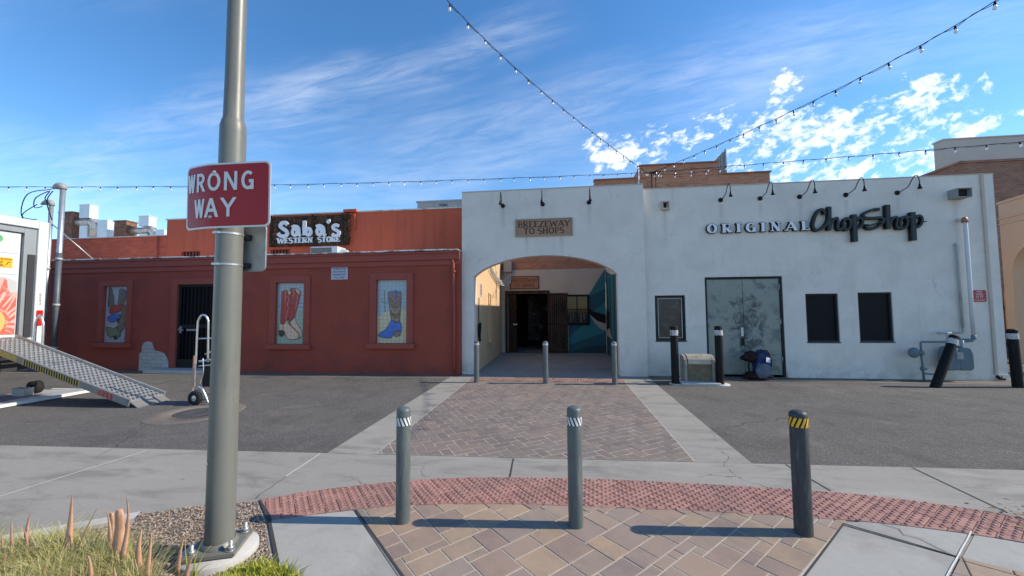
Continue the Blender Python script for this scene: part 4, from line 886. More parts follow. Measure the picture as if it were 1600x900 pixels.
# ================================================================== BREEZEWAY PORTAL AND COURTYARD
po = thing('archway_building', (-.2, YA, 0), 'pale stucco archway wall opening onto a small courtyard between the two shops', 'archway')
AX0, AX1, AS, AT = -2.13, 1.36, 2.42, 2.905
def archz(x):
    u = (x-(AX0+AX1)/2)/((AX1-AX0)/2); k = .33   # flat segmental arch
    return AS+(AT-AS)*(math.sqrt(max(0, 1-u*u*.86))-math.sqrt(.14))/(1-math.sqrt(.14))
b = MB(); TH = .26; n = 40
def fq(b, p, mi=0): b.add(p, [(0,1,2,3)], mi)
for x0, x1 in ((-2.44, AX0), (AX1, 2.0)):
    for y in (YA, YA+TH): fq(b, [(x0,y,0),(x1,y,0),(x1,y,4.55),(x0,y,4.55)])
for i in range(n):
    x0 = AX0+(AX1-AX0)*i/n; x1 = AX0+(AX1-AX0)*(i+1)/n
    for y in (YA, YA+TH): fq(b, [(x0,y,archz(x0)),(x1,y,archz(x1)),(x1,y,4.55),(x0,y,4.55)])
    fq(b, [(x0,YA,archz(x0)),(x1,YA,archz(x1)),(x1,YA+TH,archz(x1)),(x0,YA+TH,archz(x0))])
fq(b, [(AX0,YA,0),(AX0,YA+TH,0),(AX0,YA+TH,AS),(AX0,YA,AS)]); fq(b, [(AX1,YA,0),(AX1,YA+TH,0),(AX1,YA+TH,AS),(AX1,YA,AS)])
for x in (-2.44, 2.0): fq(b, [(x,YA,0),(x,YA+TH,0),(x,YA+TH,4.55),(x,YA,4.55)])
b.build('arch_wall', 'white_stucco', po, bevel=.012)
b = MB(); b.box((-2.445, YA-.008, 4.551), (2.005, YA+TH+.008, 4.575)); b.build('coping', 'stucco_warm', po)
b = MB(); b.box((AX1+.002, YA-.012, 0), (2.004, YA-.001, .12)); b.box((-2.435, YA-.012, 0), (AX0-.004, YA-.001, .10)); b.build('plinth', 'white_stucco', po)
# side and back walls
b = MB(); b.box((-2.43, YA+TH+.002, 0), (-2.15, 14.1, 4.35)); b.build('side_wall', 'cream_wall', po)
b = MB(); b.box((-2.148, 11.35, .62), (-2.06, 11.75, .72)); b.box((-2.148, 11.37, .72), (-2.12, 11.42, 2.05)); b.box((-2.148, 11.68, .72), (-2.12, 11.73, 2.05)); b.box((-2.148, 11.37, 2.05), (-2.12, 11.73, 2.10)); b.build('blind_window', 'cream_wall', po)
b = MB(); b.box((-2.147, 10.2, 1.95), (-2.14, 10.42, 2.3)); pn = b.build('posted_notice', 'notice_white', po)
b = MB()
for k in range(5): b.box((-2.139, 10.23, 2.0+k*.058), (-2.136, 10.39, 2.03+k*.058))
b.build('printed_lines', 'riser_red', pn)
b = MB(); rng = random.Random(12)
for k in range(5): b.tube(catmull([(-2.12,9.85+rng.uniform(0,.3),.95+rng.uniform(-.2,.3)) for _ in range(5)], 5), .018, 6)
b.tube(catmull([(-2.12,9.9,1.2),(-2.12,9.88,1.5),(-2.12,9.92,1.9)],4), .012, 6)
b.build('wall_hose', 'cable_black', po)
bk = thing('brick_building', (0, 14.1, 0), 'orange brick building with stepped parapet behind the white shop and courtyard', 'building')
PD = (-1.93, -.47, .006, 2.16)
b = MB(); wall(b, -2.43, 1.62, 0, 3.04, 14.1, .25, [PD, (.22, 1.0, 1.03, 2.07)]); b.build('rendered_wall', 'stucco_warm', bk)
b = MB(); b.box((-2.43, 14.12, 3.045), (1.30, 14.4, 4.55)); b.box((1.301, 14.1, 3.045), (7.25, 22, 6.26)); b.box((2.9, 14.08, 6.262), (5.56, 20, 6.70)); b.build('brick_wall', 'orange_brick', bk)
b = MB(); b.box((1.27, 14.04, 6.262), (2.89, 14.35, 6.30)); b.box((2.87, 14.02, 6.702), (5.6, 14.36, 6.74)); b.box((5.57, 14.04, 6.262), (7.29, 14.35, 6.30)); b.build('coping', 'dark_brick', bk)
b = MB(); b.box((-2.2, 14.36, 0), (-2.1, 18, 2.4)); b.box((-.3, 14.36, 0), (-.2, 18, 2.4)); b.box((-2.2, 14.36, 2.3), (-.2, 18, 2.4)); b.box((-2.2, 17.9, 0), (-.2, 18, 2.4)); b.build('passage', 'wood_dark', bk)
b = MB(); b.box((-2.02, 14.03, 2.165), (-.40, 14.097, 2.27)); b.box((-2.02, 14.03, 0.006), (-1.935, 14.097, 2.162)); b.box((-.468, 14.03, .006), (-.40, 14.097, 2.162)); b.build('door_frame', 'wood_dark', bk, bevel=.006)
b = MB(); b.obox((-1.77, 14.22, 1.08), (.155, -.06, 0), (.012, .025, 0), (0, 0, 1.06)); dl = b.build('door_leaf', 'wood_dark', bk)
b = MB(); b.box((-1.72, 13.98, 1.02), (-1.58, 14.02, 1.06)); b.cyl((-1.7,14.0,1.04),(-1.7,14.16,1.04),.012,n=8); b.cyl((-1.6,14.0,1.04),(-1.6,14.14,1.04),.012,n=8); b.build('handle', 'galv', dl)
b = MB(); b.obox((-.85, 14.95, 1.25), (.40, .20, 0), (.008, -.02, 0), (0, 0, .85)); b.build('inner_door', 'inner_door', bk)
b = MB()
for k in range(9): b.box((-.39+k*.072, 13.97, .03), (-.33+k*.072, 14.01, 2.14))
b.box((-.40, 13.955, 1.02), (.27, 13.968, 1.10)); b.box((-.40, 13.955, 2.08), (.27, 13.968, 2.16)); b.box((-.40, 13.955, .02), (.27, 13.968, .10))
gp = b.build('folded_gate', 'wood_dark', bk)
b = MB()
for cz in (.55, 1.62):
    for cx in (-.24, .10): b.lathe([(.0,.0),(.035,-.004),(.035,-.010),(0,-.012)], (cx, 13.955, cz), 8, axis='y'); b.tube(catmull([(cx,13.95,cz-.22),(cx+.07,13.95,cz-.1),(cx,13.95,cz),(cx-.07,13.95,cz+.1),(cx,13.95,cz+.22)],4), .012, 5); b.tube(catmull([(cx,13.945,cz-.22),(cx-.07,13.945,cz-.1),(cx,13.945,cz),(cx+.07,13.945,cz+.1),(cx,13.945,cz+.22)],4), .012, 5)
b.build('scrollwork', 'gate_black', gp)
b = MB(); b.box((.22, 14.18, 1.03), (1.0, 14.2, 2.07)); wi = b.build('window', 'dark_glass', bk)
b = MB(); b.box((.19,14.06,1.0),(.25,14.098,2.10)); b.box((.97,14.06,1.0),(1.03,14.098,2.10)); b.box((.251,14.06,2.04),(.969,14.098,2.10)); b.box((.251,14.06,1.0),(.969,14.098,1.06)); b.box((.58,14.10,1.06),(.61,14.14,2.04)); b.box((.251,14.10,1.55),(.969,14.14,1.58)); b.build('frame', 'board_black', wi)
b = MB()
for (x,z,w_,h_) in ((.34,1.12,.05,.3),(.44,1.2,.04,.25),(.70,1.12,.06,.28),(.82,1.2,.05,.2),(.3,1.75,.18,.02)): b = MB(); b.box((x,14.165,z),(x+w_,14.175,z+h_)); b.build('displayed_item', 'bag_grey', wi)
# whale painting on the back wall and the side wall
def yb(o): return 14.098-o
b = MB()
def pf_(m_): return lambda u, v: (u, 14.096-.0012*m_, v)
pts = [(.28,.01),(1.60,.01),(1.60,3.0),(1.53,2.93),(1.02,1.9),(1.02,1.0),(.28,1.0)]
# split into simple pieces
b.prism([(.28,.01),(1.60,.01),(1.60,1.0),(.28,1.0)], pf_(0), (0,.001,0), 0); b.prism([(1.035,1.0),(1.60,1.0),(1.60,3.0),(1.04,2.14)], pf_(0), (0,.001,0), 0)
b.prism([(.28,.01),(1.60,.01),(1.60,.75),(.28,.30)], pf_(1), (0,.001,0), 1); b.prism([(.28,.01),(1.60,.01),(1.60,.32),(.9,.22)], pf_(2), (0,.001,0), 2); b.prism([(1.04,1.36),(1.60,1.85),(1.60,2.3),(1.04,2.05)], pf_(1), (0,.001,0), 1)
b.prism([(.28,.55),(.28,1.0),(.75,1.0)], pf_(1), (0,.001,0), 1)
b.prism([(1.04,1.62),(1.15,1.50),(1.60,1.36),(1.60,1.05),(1.30,1.15),(1.04,1.38)], pf_(3), (0,.001,0), 3)
b.prism([(1.04,1.38),(1.30,1.15),(1.60,1.05),(1.60,.80),(1.42,.86),(1.22,1.06)], pf_(4), (0,.001,0), 4)
b.build('painted_mural', ['teal', 'teal_dark', 'teal_deep', 'orca_black', 'orca_white'], bk)

def breeze_sign(name, x0, x1, z0, z1, y, h, label, board, loc):
    s = thing(name, loc, label, 'sign')
    b = MB(); b.box((x0, y-.03, z0), (x1, y-.012, z1)); b.build('board', board, s)
    b = MB(); f_ = .022; b.box((x0-f_, y-.045, z0-f_), (x1+f_, y-.001, z0-.001)); b.box((x0-f_, y-.045, z1+.001), (x1+f_, y-.001, z1+f_)); b.box((x0-f_, y-.045, z0-.001), (x0-.001, y-.001, z1+.001)); b.box((x1+.001, y-.045, z0-.001), (x1+f_, y-.001, z1+.001)); b.build('frame', 'sign_frame' if board == 'sign_tan' else 'wood_dark', s, bevel=.003)
    b = MB(); cx = (x0+x1)/2
    for tx, zz in (('BREEZEWAY', z0+(z1-z0)*.53), ('TO SHOPS', z0+(z1-z0)*.10)):
        a = dict(thick=.17, thin=.095, serif=.05, gap=.13, space=.40); W_ = glyph_text(None, tx, h, None, None, **a); k = (x1-x0)*(.93 if len(tx) > 8 else .72)/W_
        glyph_text(b, tx, h, lambda u, v: (cx-W_*k/2+u*k, y-.034, zz+v), (0, .003, 0), **a)
    b.build('lettering', 'sign_brown_text', s); return s
breeze_sign('breezeway_sign', -1.06, .30, 3.395, 3.79, YA, .148, 'tan framed sign with dark serif letters high on the arch wall', 'sign_tan', (-.38, YA, 3.4))
breeze_sign('breezeway_sign', -1.82, -.80, 2.36, 2.78, 14.1, .135, 'small copper coloured sign over the dark door inside the courtyard', 'sign_copper', (-1.3, 14.1, 2.36))
# electrical boxes in the courtyard corner
e = thing('electrical_box', (-2.0, 14.0, 3.0), 'grey electrical box with bent conduits in the upper left corner of the courtyard', 'electrical box')
b = MB(); b.box((-2.05, 13.85, 2.95), (-1.75, 14.098, 3.35)); b.build('case', 'vent_grey', e, bevel=.01)
for k in range(4):
    b = MB(); b.tube(catmull([(-2.0+.06*k,13.95,2.95),(-2.0+.06*k,13.93,2.72-.05*k),(-2.06,13.7-.15*k,2.60-.05*k),(-2.10,12.9-.5*k,2.66+.05*k),(-2.12,11.2,3.0+.08*k)], 5), .015, 8); b.build('conduit', 'pipe_light', e)

# gooseneck lamps
def gooseneck(x, y, z, label, group, arm=.55):
    t_ = thing('wall_lamp', (x, y, z), label, 'wall lamp', group); b = MB(); b.lathe([(0,-.03),(.038,-.03),(.054,-.012),(.054,-.001)], (x, y, z), 16, axis='y'); b.build('mount', 'black_metal', t_)
    b = MB(); pts = catmull([(x,y-.02,z),(x,y-arm*.30,z+.02),(x,y-arm*.52,z+.06),(x,y-arm*.68,z+.17),(x,y-arm*.84,z+.24),(x,y-arm*.97,z+.18),(x,y-arm,z+.02)], 5); b.tube(pts, .009, 8); b.build('arm', 'black_metal', t_)
    b = MB(); b.lathe([(.011,.04),(.018,.03),(.021,-.01),(.038,-.055),(.040,-.075),(.035,-.075),(.016,-.02)], (x, y-arm, z), 18); b.build('shade', 'black_metal', t_); return t_
for x, l in zip((-1.39, -.40, .72), ('gooseneck lamp above the left shoulder of the arch wall sign', 'gooseneck lamp straight above the framed sign on the arch wall', 'gooseneck lamp on the arch wall nearest its right corner')): gooseneck(x, YA, 4.17, l, 'gooseneck lamps on the arch wall', .42)
for x, l in zip((3.79, 4.66, 5.51, 6.48, 7.53), ('gooseneck lamp over the first pale letters, nearest the arch wall', 'gooseneck lamp over the last pale letters, second from the arch wall', 'gooseneck lamp over the start of the dark script letters', 'gooseneck lamp over the middle of the dark script letters', 'gooseneck lamp over the end of the dark script, nearest the roof vent')): gooseneck(x, YW, 4.135, l, 'gooseneck lamps on the white shop')

# ================================================================== WHITE SHOP
ws = thing('shop_building', (5.7, YW, 0), 'wide pale stucco shop with grey double door and three small dark windows', 'building')
WN = [(2.23, 2.92, .82, 1.895), (5.53, 6.21, .80, 1.895), (6.61, 7.30, .81, 1.91)]; DH = (3.37, 5.06, .0, 2.31)
b = MB(); wall(b, 1.62, 9.42, 0, 4.47, YW, .22, [(*w_,) for w_ in WN]+[DH]); b.box((1.62, YW+.22, 0), (1.84, 14.09, 4.47)); b.box((9.22, YW+.22, 0), (9.42, 14.09, 4.47)); b.box((1.84, 13.9, 0), (9.22, 14.09, 4.47)); b.build('wall', 'white_stucco', ws, bevel=.012)
b = MB(); b.box((1.84, YW+.22, 4.0), (9.22, 13.9, 4.1)); b.build('roof', 'roofing', ws)
b = MB(); b.box((2.01, YW-.012, 4.471), (9.43, YW+.24, 4.49)); b.build('coping', 'stucco_warm', ws)
b = MB(); b.box((2.003, YW-.02, 0), (3.36, YW-.001, .13)); b.box((5.07, YW-.02, 0), (9.43, YW-.001, .13)); b.build('plinth', 'white_stucco', ws, bevel=.004)
b = MB()
b.prism([(9.66,.01),(14.05,.01),(14.05,3.0),(13.9,2.9),(12.4,2.66),(11.2,2.6),(9.66,2.6)], lambda u, v: (1.618, u, v), (.0015,0,0), 0)
b.prism([(12.9,.01),(14.05,.01),(14.05,3.0),(13.6,2.85)], lambda u, v: (1.6168, u, v), (.0008,0,0), 1)
for k, yy in enumerate((10.0, 10.9, 11.8, 12.7, 13.5)): b.prism([(yy,.01),(yy+.28,.01),(yy+.34,2.6),(yy+.1,2.6)], lambda u, v: (1.6155, u, v), (.0008,0,0), 2)
b.prism([(13.2,.95),(14.05,.80),(14.05,1.4),(13.6,1.55),(13.1,1.45)], lambda u, v: (1.614, u, v), (.0008,0,0), 3); b.prism([(12.6,.6),(14.05,.66),(14.05,.82),(13.2,.95)], lambda u, v: (1.613, u, v), (.0008,0,0), 4)
b.build('painted_mural', ['teal', 'teal_dark', 'teal_deep', 'orca_black', 'orca_white'], ws)
for i, (a, c, e_, g) in enumerate(WN):
    b = MB(); y = YW+.03; f_ = .04; b.box((a+.002, y, e_+.002), (a+f_, y+.06, g-.002)); b.box((c-f_, y, e_+.002), (c-.002, y+.06, g-.002)); b.box((a+f_, y, g-f_), (c-f_, y+.06, g-.002)); b.box((a+f_, y, e_+.002), (c-f_, y+.06, e_+f_)); fr = b.build('window', 'door_frame', ws, bevel=.003)
    b = MB(); b.box((a+f_, y+.035, e_+f_), (c-f_, y+.045, g-f_)); b.build('pane', 'window_grime' if i == 0 else 'board_black', fr)
    if i == 0:
        b = MB(); b.box((a+.07, y-.008, e_+.07), (a+.085, y+.03, g-.07)); b.box((c-.085, y-.008, e_+.07), (c-.07, y+.03, g-.07)); b.box((a+.085, y-.008, g-.085), (c-.085, y+.03, g-.07)); b.box((a+.085, y-.008, e_+.07), (c-.085, y+.03, e_+.085)); b.build('inner_frame', 'pipe_grey', fr)
    b = MB(); b.box((a-.01, YW-.012, e_-.02), (c+.01, YW+.03, e_-.001)) ; b.build('sill', 'door_frame', fr)
a, c, e_, g = DH; b = MB(); y = YW+.02; b.box((a+.001, y, .02), (a+.05, y+.09, g-.002)); b.box((c-.05, y, .02), (c-.001, y+.09, g-.002)); b.box((a+.05, y, g-.05), (c-.05, y+.09, g-.002)); b.build('door_frame', 'door_frame', ws, bevel=.004)
mid = (a+c)/2
for s_ in (0, 1):
    x0, x1 = ((a+.055, mid-.004), (mid+.004, c-.055))[s_]; b = MB(); b.box((x0, YW+.045, .05), (x1, YW+.09, g-.055)); dl = b.build('door', 'door_grey', ws, bevel=.004)
    b = MB(); xx = x0 if s_ == 0 else x1
    for z in (.35, 1.2, 2.0): b.cyl((xx, YW+.035, z), (xx, YW+.035, z+.12), .014, n=8)
    b.build('hinge', 'vent_grey', dl)
    if s_ == 0:
        b = MB(); b.box((mid-.075, YW+.03, .93), (mid-.02, YW+.044, 1.13)); b.cyl((mid-.05,YW+.03,1.09),(mid-.05,YW+.02,1.09),.014,n=10); b.cyl((mid-.05,YW+.03,.99),(mid-.05,YW+.015,.99),.012,n=10); b.build('handle', 'galv', dl)
        b = MB(); b.box((mid-.06, YW+.01, .72), (mid-.015, YW+.044, .88)); b.build('lock', 'black_metal', dl)
b = MB(); b.box((9.16, YW-.03, .10), (9.215, YW-.001, 4.46)); b.build('downspout', 'stucco_warm', ws)
b = MB(); b.tube([(9.19,YW-.02,.1),(9.2,YW-.08,.05),(9.26,YW-.1,.05)], .03, 8); b.tube([(9.2,YW-.05,.03),(9.3,YW-.05,.10)], .015, 6); b.build('downspout_foot', 'black_metal', ws)
# scupper box, small box lamp
v = thing('roof_vent', (8.9, YW, 4.0), 'square metal vent box sticking out near the top right of the white wall', 'vent')
b = MB(); x0, x1, z0, z1 = 8.52, 8.80, 3.93, 4.13; y0 = YW-.22; b.box((x0, y0, z0), (x0+.012, YW-.001, z1)); b.box((x1-.012, y0, z0), (x1, YW-.001, z1)); b.box((x0+.012, y0, z0), (x1-.012, YW-.001, z0+.012)); b.box((x0+.012, y0, z1-.012), (x1-.012, YW-.001, z1)); b.build('duct', 'vent_grey', v)
b = MB(); b.box((x0+.012, YW-.12, z0+.012), (x1-.012, YW-.11, z1-.012)); b.build('screen', 'vent_dark', v)
f_ = thing('wall_fixture', (2.53, YW, 4.0), 'small square wall fixture with open frame high beside the arch wall', 'light fixture')
b = MB(); x0, x1, z0, z1 = 2.43, 2.62, 3.94, 4.15; 
for q in ((x0,z0,x0+.03,z1),(x1-.03,z0,x1,z1),(x0+.03,z1-.03,x1-.03,z1),(x0+.03,z0,x1-.03,z0+.04)): b.box((q[0], YW-.09, q[1]), (q[2], YW-.001, q[3]))
b.build('frame', 'stucco_warm', f_, bevel=.003)
b = MB(); b.cyl((2.525,YW-.03,3.99),(2.525,YW-.03,4.08),.022,n=12); b.lathe([(0,.05),(.03,.04),(.03,0),(0,0)], (2.525,YW-.03,4.06), 12); b.build('lamp', 'black_metal', f_)
# raised lettering
lt = thing('shop_lettering', (5.7, YW, 3.3), 'raised pale serif letters followed by large dark script letters on the white wall', 'lettering')
tx = 'ORIGINAL'; a = dict(thick=.25, thin=.09, serif=.06, gap=.50); hh = .205; W_ = glyph_text(None, tx, hh, None, None, **a); x0, x1 = 3.45, 5.655; kx = (x1-x0)/W_
for i in range(8):
    b = MB(); zc = lambda u: 3.345+.0*u
    glyph_text(b, tx, hh, lambda u, v: (x0+u*kx, YW-.072, zc(u)+v), (0, .004, 0), only=i, mi=0, **a)
    glyph_text(b, tx, hh, lambda u, v: (x0+u*kx, YW-.060, zc(u)+v), (0, .045, 0), only=i, mi=1, grow=.024, **a)
    b.build('letter', ['letter_white', 'letter_side'], lt)
def scr(pts, wd, name=None, n=5, k=0, parts=None):
    b = parts if parts is not None else MB(); C = [tuple(p)[:2] for p in catmull([(x, y, 0) for x, y in pts], n)]
    f3 = lambda u, v: F(1090+u/4.324, 270+v/4.324, YW-.11); f3b = lambda u, v: F(1090+u/4.324, 270+v/4.324, YW-.108)
    ribbon(b, C, wd, f3, (0, .085, 0), .0015*k, 0, 1, .00006); ribbon(b, C, max(wd*.45, 3), f3, (0, .001, 0), .0015*k+.002+.00006*len(C), 2, 2, .00006)
    return b
def put(b): b.build('letter', ['letter_dark', 'letter_side', 'letter_mid'], lt)
put(scr([(862,278),(855,255),(832,248),(808,272),(788,318),(782,358),(797,384),(830,382),(868,352),(890,310)], 19))
b = scr([(892,228),(893,310),(891,388)], 26, n=1); scr([(896,372),(908,335),(928,310),(946,308),(948,335),(946,368),(962,384),(985,368),(998,350)], 17, parts=b, k=1); put(b)
put(scr([(1012,308),(996,318),(986,345),(992,374),(1010,384),(1030,368),(1036,335),(1025,312),(1010,308),(1040,318),(1056,314)], 17))
b = scr([(1060,280),(1064,370),(1068,464)], 32, n=1); scr([(1080,318),(1098,300),(1117,318),(1114,350),(1090,372),(1078,370)], 16, parts=b, k=1); put(b)
put(scr([(1110,350),(1140,350),(1165,352),(1215,340),(1262,318),(1300,296)], 8))
put(scr([(1232,246),(1195,246),(1140,268),(1122,288),(1140,303),(1190,305),(1235,302),(1262,318),(1240,350),(1198,374),(1155,374),(1138,358)], 17))
b = scr([(1286,215),(1288,300),(1291,377)], 32, n=1); scr([(1300,350),(1318,312),(1342,298),(1352,310),(1346,350),(1358,374),(1378,362)], 17, parts=b, k=1); put(b)
put(scr([(1405,296),(1385,305),(1372,335),(1378,366),(1396,374),(1416,356),(1422,322),(1408,298),(1425,300),(1448,298)], 17))
b = scr([(1456,265),(1460,360),(1465,456)], 36, n=1); scr([(1478,305),(1500,288),(1520,306),(1514,344),(1490,366),(1476,364)], 16, parts=b, k=1); scr([(1505,336),(1525,332),(1548,328)], 7, parts=b, k=2); put(b)
# riser plate
r_ = thing('riser_sign', (9.0, YW, 1.7), 'small red plate with white print beside the tall wall pipe', 'sign')
b = MB(); x0, x1, z0, z1 = 8.86, 9.115, 1.675, 1.93; rr = .03; q = []
for cx, cz, a0 in ((x1-rr, z1-rr, 0), (x0+rr, z1-rr, 90), (x0+rr, z0+rr, 180), (x1-rr, z0+rr, 270)): q += arc(cx, cz, rr, rr, a0, a0+90, 4)
b.prism(q, lambda u, v: (u, YW-.010, v), (0, .008, 0)); b.build('plate', 'riser_red', r_)
b = MB()
for k, (tx, h_) in enumerate((('FIRE', .042), ('RISER', .042), ('35 FT', .045), ('IN BOX/RM', .027))): font_text(b, tx, h_, lambda u, v, k=k: (8.988+u, YW-.0115, 1.875-k*.058+v), None, bold=.0015)
b.build('lettering', 'riser_text', r_)
# tall pipe, gas meter
g_ = thing('gas_riser', (8.7, YW, .8), 'tall grey wall pipe running down beside the red plate to the meter', 'pipe')
yp = YW-.14; xp = F(1515, 440, yp).x
b = MB(); b.tube([(xp-.02,YW-.01,3.47),(xp-.01,YW-.10,3.47),(xp,yp,3.40),(xp,yp,2.0),(xp,yp,.92)], .035, 12); b.build('pipe', 'pipe_light', g_); b = MB(); b.lathe([(.0,.07),(.04,.06),(.055,.0),(.055,-.05),(.045,-.05)], (xp-.01,yp,3.44), 14); b.build('cap', 'copper_cap', g_)
b = MB(); b.tube([(xp,yp,.97),(xp,yp,.90),(xp-.05,yp,.86),(xp-.42,yp,.85)], .04, 12); b.build('elbow', 'meter_grey', g_)
b = MB(); b.tube([(xp-.12,YW-.03,2.95),(xp-.12,YW-.05,2.9),(xp-.11,YW-.05,1.12)], .022, 8); b.tube([(xp-.11,YW-.05,1.12),(xp-.11,YW-.05,1.02),(xp-.55,YW-.05,1.015)], .018, 8); b.build('thin_pipe', 'pipe_grey', g_)
gm = thing('gas_meter', (8.0, YW, .3), 'rounded grey gas meter low on the wall behind the leaning black post', 'gas meter')
mx, my, mz = 8.28, YW-.20, .50
b = MB()
for cx in (mx-.13, mx+.13):
    prof = [(-.15,-.20),(-.155,-.05),(-.15,.10),(-.11,.20),(-.05,.24),(.05,.24),(.11,.20),(.15,.10),(.155,-.05),(.15,-.20),(.11,-.26),(-.11,-.26)]
    prof = [(p[0]*.95, p[1]) for p in prof]; b.prism(prof, lambda u, v: (cx+u, my-.09, mz+v), (0, .18, 0))
b.box((mx-.10,my-.07,mz+.05),(mx+.10,my+.07,mz+.20)); b.build('case', 'meter_grey', gm, bevel=.03)
b = MB(); b.cyl((mx-.14,my,mz+.2),(mx-.14,my,mz+.34),.03,n=10); b.cyl((mx+.14,my,mz+.2),(mx+.14,my,mz+.36),.03,n=10); b.box((mx-.06,my-.11,mz-.02),(mx+.05,my-.07,mz+.12)); b.build('fitting', 'pipe_grey', gm)
b = MB(); b.tube([(mx-.14,my,mz+.30),(mx-.14,my,mz+.33),(mx-.40,my,mz+.33),(7.66,my,mz+.33),(7.64,my,mz+.30),(7.64,my,mz+.0),(7.66,my,0.0)], .020, 10); b.build('pipe', 'meter_grey', gm); b = MB(); b.tube([(7.65,my,.16),(7.9,my,.14)], .018, 8); b.build('pipe_stub', 'meter_grey', gm)
b = MB(); b.lathe([(0,-.06),(.06,-.055),(.10,-.03),(.115,0),(.10,.03),(.05,.05),(0,.05)], (7.50,my,.60), 20, axis='y'); b.cyl((7.55,my,.60),(7.68,my,.60),.035,n=10); b.cyl((7.64,my,.66),(7.64,my,.54),.034,n=10); b.cyl((7.64,my,.30),(7.64,my,.22),.034,n=8); b.cyl((7.60,my-.03,.26),(7.70,my-.03,.26),.018,n=8); b.build('regulator', 'meter_grey', gm)
b = MB(); b.cyl((mx-.30,my,1.02-.0),(mx-.05,my,1.02),.022,n=8); b.cyl((mx-.12,my,.86),(mx-.12,my,1.02),.02,n=8); b.build('valve', 'pipe_grey', gm)
# bundle of bags on the doorstep
bg = thing('bag_bundle', (4.3, 9.2, 0), 'slumped dark blue backpack and bundle left against the grey double door', 'bag')
def lump(c, s_, seed, amp=.25, sub=4, ft=True):
    bm = bmesh.new(); bmesh.ops.create_icosphere(bm, subdivisions=sub, radius=1); b = MB(); vs = []
    for v in bm.verts:
        d = v.co.normalized(); k = 1+amp*noise.noise(d*1.6+Vector((seed, 0, 0)))+amp*.4*noise.noise(d*4+Vector((0, seed, 0)))-.10*abs(noise.noise(d*5.5+Vector((seed, seed, 0))))
        p = Vector((max(-1, min(1, d.x*1.15)), max(-1, min(1, d.y*1.15)), max(-1, min(1, d.z*1.15))))*k if ft else d*k
        q = Vector((p.x*s_[0], p.y*s_[1], p.z*s_[2]))+Vector(c); q.z = max(q.z, .008); vs.append(q)
    b.add(vs, [tuple(v.index for v in f.verts) for f in bm.faces], 0, True); bm.free(); return b
lump((4.40,9.24,.33), (.17,.14,.29), 3.3).build('backpack', 'bag_blue', bg)
lump((4.37,9.10,.22), (.14,.06,.15), 5.1).build('front_pocket', 'bag_grey', bg)
lump((4.22,9.26,.50), (.17,.13,.10), 8.2, .4).build('rolled_blanket', 'bag_dark', bg)
lump((4.30,9.22,.09), (.24,.15,.09), 2.2, .4).build('clothes', 'bag_dark', bg)
b = MB(); b.obox((4.46,9.06,.45), (.045,.01,-.012), (.0,.003,.0), (.012,.02,.05)); b.build('label', 'label_white', bg)
b = MB(); b.tube(catmull([(4.16,9.2,.12),(4.10,9.16,.3),(4.14,9.14,.48),(4.28,9.12,.55)],5), .018, 6); b.tube(catmull([(4.30,9.08,.60),(4.42,9.06,.66),(4.52,9.10,.52),(4.55,9.12,.3)],5), .015, 6); b.build('strap', 'bag_dark', bg)

# ================================================================== POSTS
def post(name, r, h, colour, bands, label, group, loc, dome=.6, tilt=None, pad=None, cat='bollard'):
    t_ = thing(name, (0, 0, 0), label, cat, group); b = MB(); prof = [(r*1.0, 0.0), (r, h-r*dome)]
    for k in range(1, 8): a_ = math.pi/2*k/7; prof.append((r*math.cos(a_), h-r*dome+r*dome*math.sin(a_)))
    b.lathe(prof, (0, 0, 0), 28); b.build('post', colour, t_)
    for (z0, z1, m0, m1, kind) in bands:
        n = 84; b = MB(); vs = []; nz = 6; vs = [(math.cos(2*math.pi*k/n)*(r+.0015), math.sin(2*math.pi*k/n)*(r+.0015), z0+(z1-z0)*j/nz) for j in range(nz+1) for k in range(n)]
        b.v = [Vector(v) for v in vs]
        for j in range(nz):
            for k in range(n):
                b.f.append([j*n+k, j*n+(k+1) % n, (j+1)*n+(k+1) % n, (j+1)*n+k]); sh = {'down': j, 'up': -j, 'plain': 0}[kind]; b.mi.append(1 if kind != 'plain' and ((k+sh*1.0) % 7) < 3 else 0); b.sm.append(True)
        b.build('tape', [m0, m1], t_)
    if pad: b = MB(); b.lathe([(0, .0), (pad, .0), (pad*.96, .018), (0, .02)], (0, 0, 0), 26); b.build('concrete_foot', 'concrete_pad', t_)
    if tilt: t_.rotation_euler = tilt
    t_.location = loc; return t_
G1 = 'grey posts in front of the foreground pavers'; G2 = 'grey posts at the mouth of the courtyard'; G3 = 'black posts along the white shop'
p1 = G(629.5, 817); p2 = G(900, 824); p3 = G(1256, 836)
FH = .855
post('bollard', .053, FH, 'bollard_paint', [(FH-.135, FH-.075, 'tape_white', 'tape_black', 'down')], 'grey steel bollard with black and white tape nearest the lamp pole', G1, (p1.x, p1.y, .008))
post('bollard', .054, FH+.015, 'bollard_paint', [(FH-.12, FH-.06, 'tape_white', 'tape_black', 'down')], 'grey steel bollard with black and white tape standing mid-pavers in front of the arch', G1, (p2.x, p2.y, .008))
post('bollard', .057, FH+.005, 'bollard_dark', [(FH-.11, FH-.045, 'tape_yellow', 'tape_black', 'up')], 'dark grey bollard with yellow and black striped tape', G1, (p3.x, p3.y, .008))
h0 = .90
for (px, l) in ((744.5, 'small grey bollard at the left jamb of the arch'), (853.5, 'small grey bollard in the middle of the arch opening'), (960.5, 'small grey bollard at the right jamb of the arch')):
    q = G(px, 600); q.y = 8.33; q.x = {744.5: -1.84, 853.5: -.335, 960.5: 1.10}[px]
    post('courtyard_bollard', .056, h0, 'bollard_paint', [(h0-.085, h0-.045, 'tape_white', 'tape_black', 'down')], l, G2, (q.x, q.y, .008))
